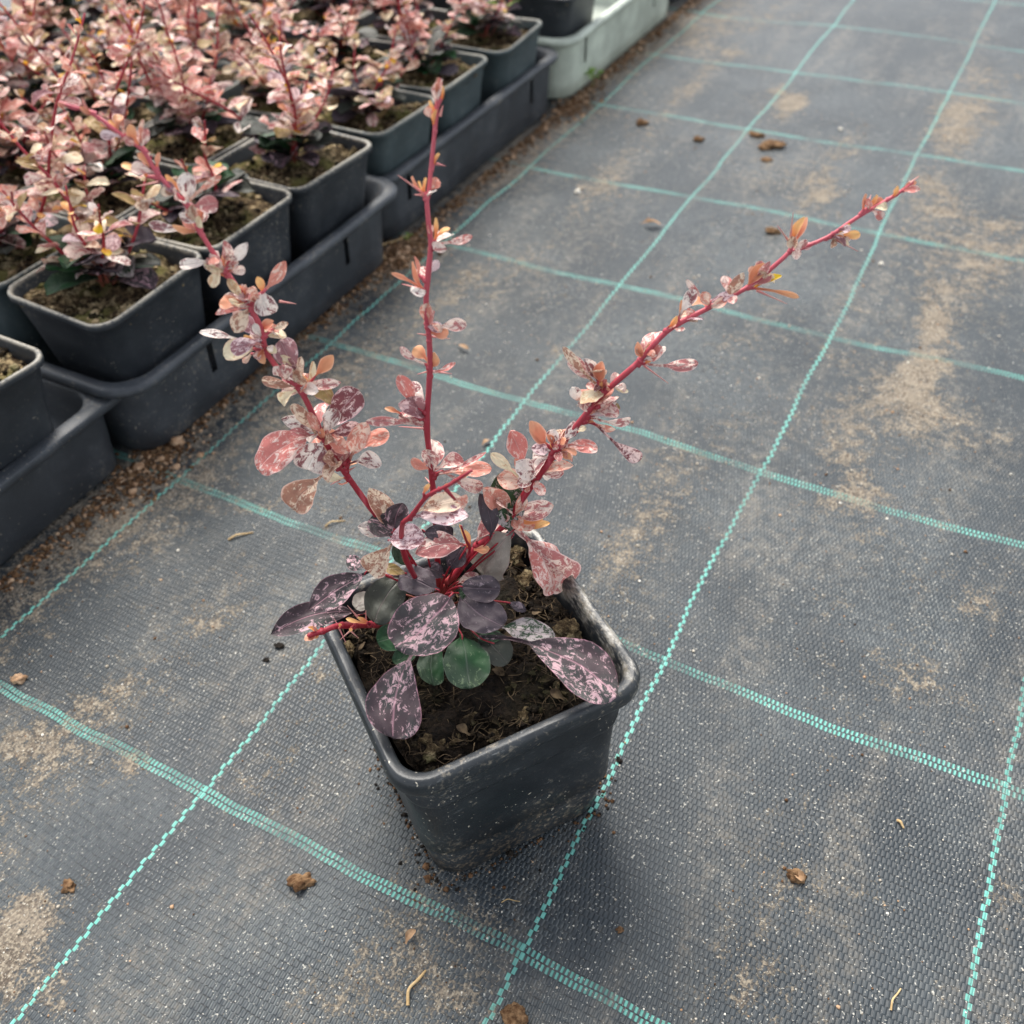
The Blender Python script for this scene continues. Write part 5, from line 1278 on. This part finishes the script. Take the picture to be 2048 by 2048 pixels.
# ------------------------------------------------------------------ the potted shrubs in the trays
BG_MATS = [MATS[k] for k in ('P', 'P2', 'R', 'W', 'B', 'C', 'O', 'Y', 'O3', 'D3', 'W2', 'T')]
def bg_plant(seed, hgt=.75, nb=5, dens=1.0, potmat=POT2, soilmat=SOIL2, wts=None, sparse=False):
    r = random.Random(seed); e = empty('potted_shrub', (0, 0, 0))
    pot_mesh('pot', potmat, e, h=.60, ao=.278, b=.185, seed=seed, wob=.030, lip=.5)
    soil_mesh('soil', soilmat, e, .252, .545, n=40, amp=.05, mound=.015, seed=seed*3.7)
    cr = Bag()
    for k in range(200):
        x, y = r.uniform(-.245, .245), r.uniform(-.245, .245)
        q = Vector((x*9+seed*3.7, y*9, seed*11.1)); zz = .545+.05*(noise.noise(q)*.6+noise.noise(q*2.7)*.35)+.015*(1-max(abs(x), abs(y))**2/.063)
        V, F = blob((x, y, zz+.002), r.uniform(.005, .017), k*1.3+seed, 4, .7, .8); cr.add(V, F, r.choice((0, 0, 1, 2)))
    tag(cr.build('soil_crumb', [SOILC, SOIL3, TANMOSS], e), None, None, None, 'stuff')
    wts = wts or [6, 4, 4, 1.6, 4, 2.4, 1.2, 1.2, 1.4, 1.0, .8, 1.6]
    for bnum in range(nb):
        a = 2*pi*bnum/nb+r.uniform(-.5, .5); lean = r.uniform(.25, 1.0) if bnum else .1; H = hgt*r.uniform(.5, 1.25)
        p = Vector((r.uniform(-.02, .02), r.uniform(-.02, .02), .53)); P = [p]
        d = Vector((cos(a)*lean, sin(a)*lean, 1)).normalized()
        for k in range(6):
            d = (d+Vector((r.gauss(0, .16), r.gauss(0, .16), .03))).normalized(); P.append(P[-1]+d*(H/6))
        S_ = spline(P, 4); V, F = tube(S_, .0085, .0035, 6, True, .2)
        br = mesh_obj('branch', V, F, STEM, e)
        fo = Bag(); n_ = int(11*dens*H/.7)
        for k in range(n_):
            t = .24+.76*(k+.5)/n_; c = S_[int(t*(len(S_)-1))]; td = (S_[min(len(S_)-1, int(t*(len(S_)-1))+1)]-c)
            td = td.normalized() if td.length > 1e-5 else Vector((0, 0, 1))
            tip = t > .86
            for q in range(r.choice((2, 3, 4)) if not tip else 3):
                an = r.uniform(0, 2*pi); out = Vector((cos(an), sin(an), r.uniform(-.25, .9) if not tip else 1.4)).normalized()
                l = (.165-.095*t)*r.uniform(.6, 1.15); 
                if tip: l *= .75
                w_ = l*r.uniform(.42, .62); nn = Vector((r.gauss(0, .3), r.gauss(0, .3), 1))
                mi = r.choices(range(len(BG_MATS)), wts)[0]
                if tip and r.random() < .5: mi = r.choice((6, 8, 7, 2))
                elif t < .9 and mi in (6, 7, 8) and r.random() < .5: mi = 0
                if mi in (6, 7, 8): l *= .6; w_ *= .55
                V, F, U, Z = leaf_geo(c, c+out*l, nn, w_, r.choice(('o', 'o', 'e', 'r')), r.uniform(-.02, .14), 7, 4, r); fo.add(V, F, mi, U, Z)
        fo.build('foliage', BG_MATS, br)
    bs = Bag(); bm = [MATS[k] for k in ('DG', 'D', 'DU', 'G', 'GV')]
    for k in range(24):
        an = 2*pi*k/13*2.4+r.uniform(-.3, .3); l = r.uniform(.15, .24); out = Vector((cos(an), sin(an), r.uniform(.05, .6))).normalized()
        z0 = .57+.10*(k/24); V, F, U, Z = leaf_geo((cos(an)*.012, sin(an)*.012, z0), Vector((0, 0, z0))+out*l, (0, 0, 1), l*.55, r.choice(('o', 'r')), .10, 8, 6, r)
        bs.add(V, F, r.choices(range(5), (4, 2, 3, 3, 1))[0], U, Z)
    bs.build('basal_foliage', bm, e)
    return e
def copy_tree(o, parent=None):
    c = o.copy(); COL.objects.link(c); c.parent = parent
    for ch in o.children: copy_tree(ch, c)
    return c
def set_pot_mat(e, m):
    for ch in e.children:
        if ch.name.startswith('pot'): ch.material_slots[0].link = 'OBJECT'; ch.material_slots[0].material = m
protos = [bg_plant(21, .74, 6, 1.1), bg_plant(22, .62, 5, .9), bg_plant(23, .80, 6, 1.2), bg_plant(24, .68, 6, 1.0, wts=[4, 1, 2, 3, 4, 5, 1.5, 2.4, 1, 1, 1, 3]), bg_plant(25, .72, 5, 1.15), bg_plant(26, .40, 4, .8, wts=[2, 1, 4, 2, 3, 3, 2, 1, 2, 1, 1, 1]), bg_plant(27, .95, 5, .95, wts=[4, 3, 5, 2, 2, 2, 2, .6, 2, .6, 1, .6]), bg_plant(28, .52, 7, 1.1, wts=[2, 1, 3, 2, 4, 6, 1, 2, 1, .6, 1, 4])]
used = set()
PG = 'pink variegated shrubs in black pots packed in the trays'
def place(x, y, pi_, rz, label, potm=None, z=FLOOR_T+.01, sc_=1.0, sz=1.0):
    o = protos[pi_]
    if pi_ in used: o = copy_tree(o)
    used.add(pi_)
    o.location = Vector((x, y, z))*G; o.rotation_euler = (0, 0, rz); o.scale = (1, 1, sz)
    tag(o, label, 'potted plant', PG)
    if potm: set_pot_mat(o, potm)
    return o
ORD = ['front', 'second', 'third', 'fourth', 'fifth', 'sixth', 'seventh']
ROWY = [-.01, .57, 1.30, 1.87, 2.45, 3.15, 3.76, 4.39, 5.19, 5.76, 6.31]
X0 = [-.485, -.485, -.405, -.405, -.400, -.49, -.49, -.48, -.46, -.44, -.44]
NEARBY = {1: 'shrub in a black pot cut by the left edge, standing in the scuffed tray',
 2: 'sparse shrub in the mossy black pot at the rounded tray corner',
 3: 'shrub in the middle black pot of the rounded tray, beside the path',
 4: 'shrub in black pot at the far end of the rounded tray, nearest the upright shoot',
 5: 'shrub in teal grey pot just left of the upright shoot tip',
 6: 'shrub in teal grey pot just right of the upright shoot tip', 7: 'shrub in teal grey pot with a tiny pale green seedling, next to the pale tray',
 8: 'shrub in black pot inside the pale grey green tray at the top edge'}
# (row counted from the path, place along the row) -> which plant and how it is turned
PLACES = [(0, 1, 1), (0, 2, 3), (0, 3, 5), (0, 4, 4), (0, 5, 7), (0, 6, 6), (0, 7, 3), (0, 8, 1), (1, 2, 6), (1, 3, 4), (1, 4, 0), (1, 5, 7), (1, 6, 1), (1, 7, 2), (1, 8, 3), (2, 3, 2), (2, 4, 3), (2, 5, 6), (2, 6, 4), (2, 7, 0), (2, 8, 7), (3, 4, 0), (3, 5, 7), (3, 6, 1), (3, 7, 2), (3, 8, 3), (4, 5, 2), (4, 6, 3), (4, 7, 6), (4, 8, 4), (5, 6, 6), (5, 7, 4), (5, 8, 0)]
rp = random.Random(9)
for (i, j, pr) in PLACES:
    x = X0[j]-.575*i+rp.uniform(-.008, .008); y = ROWY[j]+rp.uniform(-.01, .01)
    if i == 0: lb = NEARBY[j]
    else: lb = 'pink leaved potted shrub, %s row back from the path, %s from left in that row' % (ORD[i], ORD[j-{1:2,2:3,3:4,4:5,5:6}.get(i, 0)] if j-{1:2,2:3,3:4,4:5,5:6}.get(i, 0) > 0 else 'first')
    o_ = place(x, y, pr, 0 if (i, j) == (0, 2) else rp.choice((0, 1, 2, 3))*pi/2+rp.uniform(-.05, .05), lb, POT3 if (i == 0 and j in (5, 6, 7)) else None, sz=.90 if j in (5, 6, 7) else 1.0)
# small weeds and seedlings in the pots
def seedling(x, y, z, s_, mat, label, n=2, seed=1):
    r = random.Random(seed); e = empty('seedling', (x, y, z)); V, F = tube([Vector((0, 0, 0)), Vector((.004, 0, s_*.6)), Vector((0, .004, s_*1.1))], .005*s_/.08, .003*s_/.08, 6)
    mesh_obj('stem', V, F, WEEDSTEM, e)
    for k in range(n):
        a = pi*2*k/n+.6+r.uniform(-.3, .3); t_ = s_*1.1*(1-.35*(k//2)/max(1, n/2)); d = Vector((cos(a), sin(a), .35))
        V, F, U, Z = leaf_geo((0, 0, t_), Vector((0, 0, t_))+d*s_, (0, 0, 1), s_*.55, 'o', .1, 8, 4, r); mini(V, F, mat, 'leaf', e, U, Z)
    tag(e, label, 'seedling'); return e
WEED = leaf_mat('weed_leaf', (.20, .34, .06), (.40, .52, .16), .3, edge=(.34, .48, .14), edgew=.9, trans=.25)
WEEDSTEM = plain('weed_stem', (.24, .20, .08), (.30, .28, .12), 20, .6)
seedling(-.36, 4.42, .575, .105, WEED, 'tiny pale green seedling in the teal grey pot beside the pale tray', 2, 2)
seedling(-1.00, 1.92, .575, .075, WEED, 'small bright green weed between the leaves, left of the left shoot', 6, 3)
seedling(-.16, 5.25, .0, .07, WEED, 'green weed at the foot of the pale tray', 6, 4)
seedling(-.16, 2.93, .0, .03, WEED, 'tiny green weed sprout on the dirt between the two dark trays', 4, 5)

# ------------------------------------------------------------------ dirt and small debris
rd = random.Random(77)
def scatter(name, label, cat, n, fn, rr, mats, seed, grp=None, n_=4):
    r = random.Random(seed); b = Bag(); c = 0
    while c < n:
        x, y = fn(r)
        s_ = r.uniform(*rr)*(2.0 if r.random() < .06 else 1)
        V, F = blob((x, y, gz(x, y)+s_*.3), s_, r.uniform(0, 99), n_, .65, .7); b.add(V, F, r.randrange(len(mats))); c += 1
    return tag(b.build(name, mats), label, cat, grp, 'stuff')
def strip(r):
    y = r.uniform(.1, 7.5); x = -.17+abs(r.gauss(0, .05))-.03
    if r.random() < .35: y = r.choice((.98, 2.88, 2.80, 4.90))+r.gauss(0, .12); x = -.14+r.gauss(0, .06)
    return x, y
scatter('soil_crumbs', 'brown soil crumbs spilled along the foot of the trays', 'soil crumbs', 6500, strip, (.0025, .0085), [CRUMB, CRUMB, CLOD, TANCLOD], 5)
def anyw(r):
    while True:
        x, y = r.uniform(.0, 3.6), r.uniform(-.9, 5.5)
        if r.random() < sand_at(x, y)*1.3+.10: return x, y
scatter('sand_grains', 'pale sand grains and grit lying on the woven cloth', 'sand', 6500, anyw, (.0010, .0032), [PERL, GRIT, GRIT, TANCLOD, CRUMB], 6)
def potfoot(r):
    e = r.choice((0, 1, 2, 3)); t_ = r.uniform(-1, 1); o_ = .246+abs(r.gauss(0, .010 if r.random() < .6 else .045)); u, v = {0: (t_*.25, -o_), 1: (-o_, t_*.25), 2: (o_, t_*.25), 3: (-o_, t_*.25)}[e]
    c_, s_ = cos(YAW), sin(YAW); return PB[0]+u*c_-v*s_, PB[1]+u*s_+v*c_
scatter('dirt_crumbs', 'dark crumbs of dirt pressed against the foot of the single pot', 'dirt', 260, potfoot, (.0015, .0055), [CRUMB, DARKCLOD], 8)
def clod(name, label, cat, x, y, r, mat, sq=.6, elong=1.0, ang=0, grp=None):
    b = Bag(); V, F = blob((0, 0, r*sq*.55), r, x*17+y*31, 12, sq, .75); b.add(V, F)
    o = b.build(name, [mat]); o.location = Vector((x, y, gz(x, y)))*G; o.scale = (elong, 1, 1); o.rotation_euler = (0, 0, ang)
    return tag(o, label, cat, grp)
clod('soil_clod', 'long brown fibrous clod on the cloth left of the pot foot', 'soil clod', 1.414, -0.097, 0.021, CLOD, 0.70, 1.50, 0.90, 'loose clods on the cloth')
clod('soil_clod', 'dark brown fibrous clod at the bottom edge of the frame', 'soil clod', 2.059, -0.127, 0.025, CLOD, 0.60, 1.10, 0.30, 'loose clods on the cloth')
clod('soil_clod', 'small brown clod on the cloth at the right, below the teal cross line', 'soil clod', 2.552, 0.499, 0.016, CLOD, 0.60, 1.30, 0.30, 'loose clods on the cloth')
clod('soil_clod', 'pale fibrous clod on the cloth by the left side of the long teal line', 'soil clod', 0.863, -0.384, 0.016, CLOD, 0.50, 1.10, 0.30, 'loose clods on the cloth')
clod('soil_clod', 'black clod near the left rim corner of the pot, the larger of two', 'soil clod', 0.876, 0.505, 0.010, DARKCLOD, 0.70, 1.20, 0.30, 'loose clods on the cloth')
clod('soil_clod', 'black clod near the left rim corner of the pot, the smaller of two', 'soil clod', 0.872, 0.441, 0.007, DARKCLOD, 0.70, 1.30, 0.30, 'loose clods on the cloth')
clod('soil_clod', 'small black clod touching the teal line right of the pot', 'soil clod', 2.011, 0.608, 0.007, DARKCLOD, 0.70, 1.80, -0.90, 'loose clods on the cloth')
clod('soil_clod', 'tiny brown clod between the pot foot and the teal line', 'soil clod', 1.989, 0.544, 0.008, CLOD, 0.70, 1.20, 0.30, 'loose clods on the cloth')
clod('soil_clod', 'reddish brown clod on the clean cloth right of the frame bottom', 'soil clod', 2.201, 0.168, 0.007, CLOD, 0.70, 1.20, 0.30, 'loose clods on the cloth')
clod('soil_clod', 'dark round clod on the far cloth, left of the litter heap', 'soil clod', 0.774, 4.731, 0.024, CLOD, 0.60, 1.10, 0.20, 'loose clods on the cloth')
clod('soil_clod', 'brown clod lying at the end of the sand streak near the top', 'soil clod', 0.360, 4.829, 0.028, CLOD, 0.60, 1.30, 0.80, 'loose clods on the cloth')
clod('soil_clod', 'largest dark brown clod in the litter heap by the far teal crossing', 'soil clod', 1.201, 4.814, 0.040, CLOD, 0.45, 1.70, 0.70, 'loose clods on the cloth')
clod('soil_clod', 'smaller brown clod beside the litter heap, on its left', 'soil clod', 1.065, 4.930, 0.026, CLOD, 0.50, 1.50, -0.40, 'loose clods on the cloth')
clod('soil_clod', 'flat brown clod below the litter heap', 'soil clod', 1.222, 4.614, 0.022, CLOD, 0.40, 1.40, 0.40, 'loose clods on the cloth')
clod('soil_clod', 'dark clod at the left of the thorny right shoot, far cloth', 'soil clod', 1.506, 3.793, 0.022, CLOD, 0.60, 1.60, 0.30, 'loose clods on the cloth')
clod('pebble', 'orange pebble near the left edge above the teal cross line', 'pebble', 0.199, 0.036, 0.017, TANCLOD, 0.75, 1.10, 0.40, 'small stones on the cloth')
clod('pebble', 'pale tan stone at the foot of the rounded tray corner, the right one', 'pebble', -0.147, 1.156, 0.023, TANCLOD, 0.80, 1.20, 0.20, 'small stones on the cloth')
clod('pebble', 'grey stone at the foot of the rounded tray corner, the left one', 'pebble', -0.209, 1.172, 0.017, PERL, 0.70, 1.20, 0.20, 'small stones on the cloth')
clod('pebble', 'pale stone on the dirt between the tray corner and the left teal line', 'pebble', -0.179, 0.976, 0.016, TANCLOD, 0.70, 1.20, 0.20, 'small stones on the cloth')
clod('pebble', 'white grain on the far cloth near the teal cross line', 'pebble', 1.510, 5.193, 0.012, PERL, 0.70, 1.00, 0.20, 'small stones on the cloth')
clod('pebble', 'white grain on the cloth right of the right shoot', 'pebble', 2.073, 3.711, 0.010, PERL, 0.70, 1.00, 0.20, 'small stones on the cloth')
clod('pebble', 'cream grain resting on the sand streak, far cloth', 'pebble', 0.395, 3.812, 0.016, PERL, 0.70, 1.00, 0.20, 'small stones on the cloth')

def dry_leaf(label, x, y, l, w, ang, grp='dried leaf scraps on the cloth', mat=None):
    r = random.Random(int(x*1000)); b = Bag(); V, F, U, Z = leaf_geo((0, 0, .006), (l*cos(ang), l*sin(ang), .010), (0, 0, 1), w, 'e', .18, 10, 6, r); b.add(V, F, 0, U, Z)
    o = b.build('dried_leaf', [mat or DRYLEAF]); o.location = Vector((x, y, gz(x, y)+.002))*G; return tag(o, label, 'dried leaf', grp)
def straw(label, x, y, l, ang, r0=.003, bend=.2, name='straw', cat='straw', mat=None, grp='straws and twigs on the cloth'):
    d = Vector((cos(ang), sin(ang), 0)); n_ = Vector((-sin(ang), cos(ang), 0)); P = [Vector((0, 0, .004)), d*l*.35+n_*l*bend+Vector((0, 0, .010)), d*l*.7+n_*l*bend*.4+Vector((0, 0, .006)), d*l+Vector((0, 0, .003))]
    V, F = tube(spline(P, 5), r0, r0*.55, 6, True, .5); b = Bag(); b.add(V, F); o = b.build(name, [mat or STRAW]); o.location = Vector((x, y, gz(x, y)))*G; return tag(o, label, cat, grp)
dry_leaf('curled tan leaf scrap on the far cloth between the upright and right shoots', 0.863, 3.579, 0.110, 0.045, 0.26)
dry_leaf('tan leaf scrap on the cloth below the pot, left of the twig', 1.741, -0.106, 0.041, 0.020, 1.47)
dry_leaf('brown leaf scrap at the right side below the teal cross line', 2.543, 0.498, 0.031, 0.026, -0.08)
dry_leaf('orange leaf crumb behind the teal line near the short shoot', 0.981, 1.660, 0.039, 0.022, 1.22)
dry_leaf('reddish leaf flake stuck to the cloth under the left shoot', 0.538, 2.229, 0.068, 0.020, -0.19)
straw('curved brown twig on the cloth under the pot', 1.820, -0.223, 0.088, 1.62, 0.0045, 0.16, 'twig', 'twig')
straw('short straw on the cloth below the left leaves', 0.391, 0.823, 0.091, 0.88, 0.0040, 0.05)
straw('thin straw at the bottom right of the cloth', 2.837, 0.284, 0.060, 1.39, 0.0028, 0.10)
straw('short pale straw on the right cloth, between the teal lines', 2.750, 0.772, 0.024, -0.62, 0.0040, 0.05)
straw('pale straw left of the teal line, on the sand at the lower left', 0.678, 1.024, 0.075, 0.87, 0.0030, 0.10)
straw('hair thin straw near the foot of the pot front', 1.904, 0.095, 0.047, 0.52, 0.0015, 0.10)
straw('brown root curl on the dirt beside the front tray end', -0.181, 2.734, 0.276, 1.65, 0.0060, 0.30)
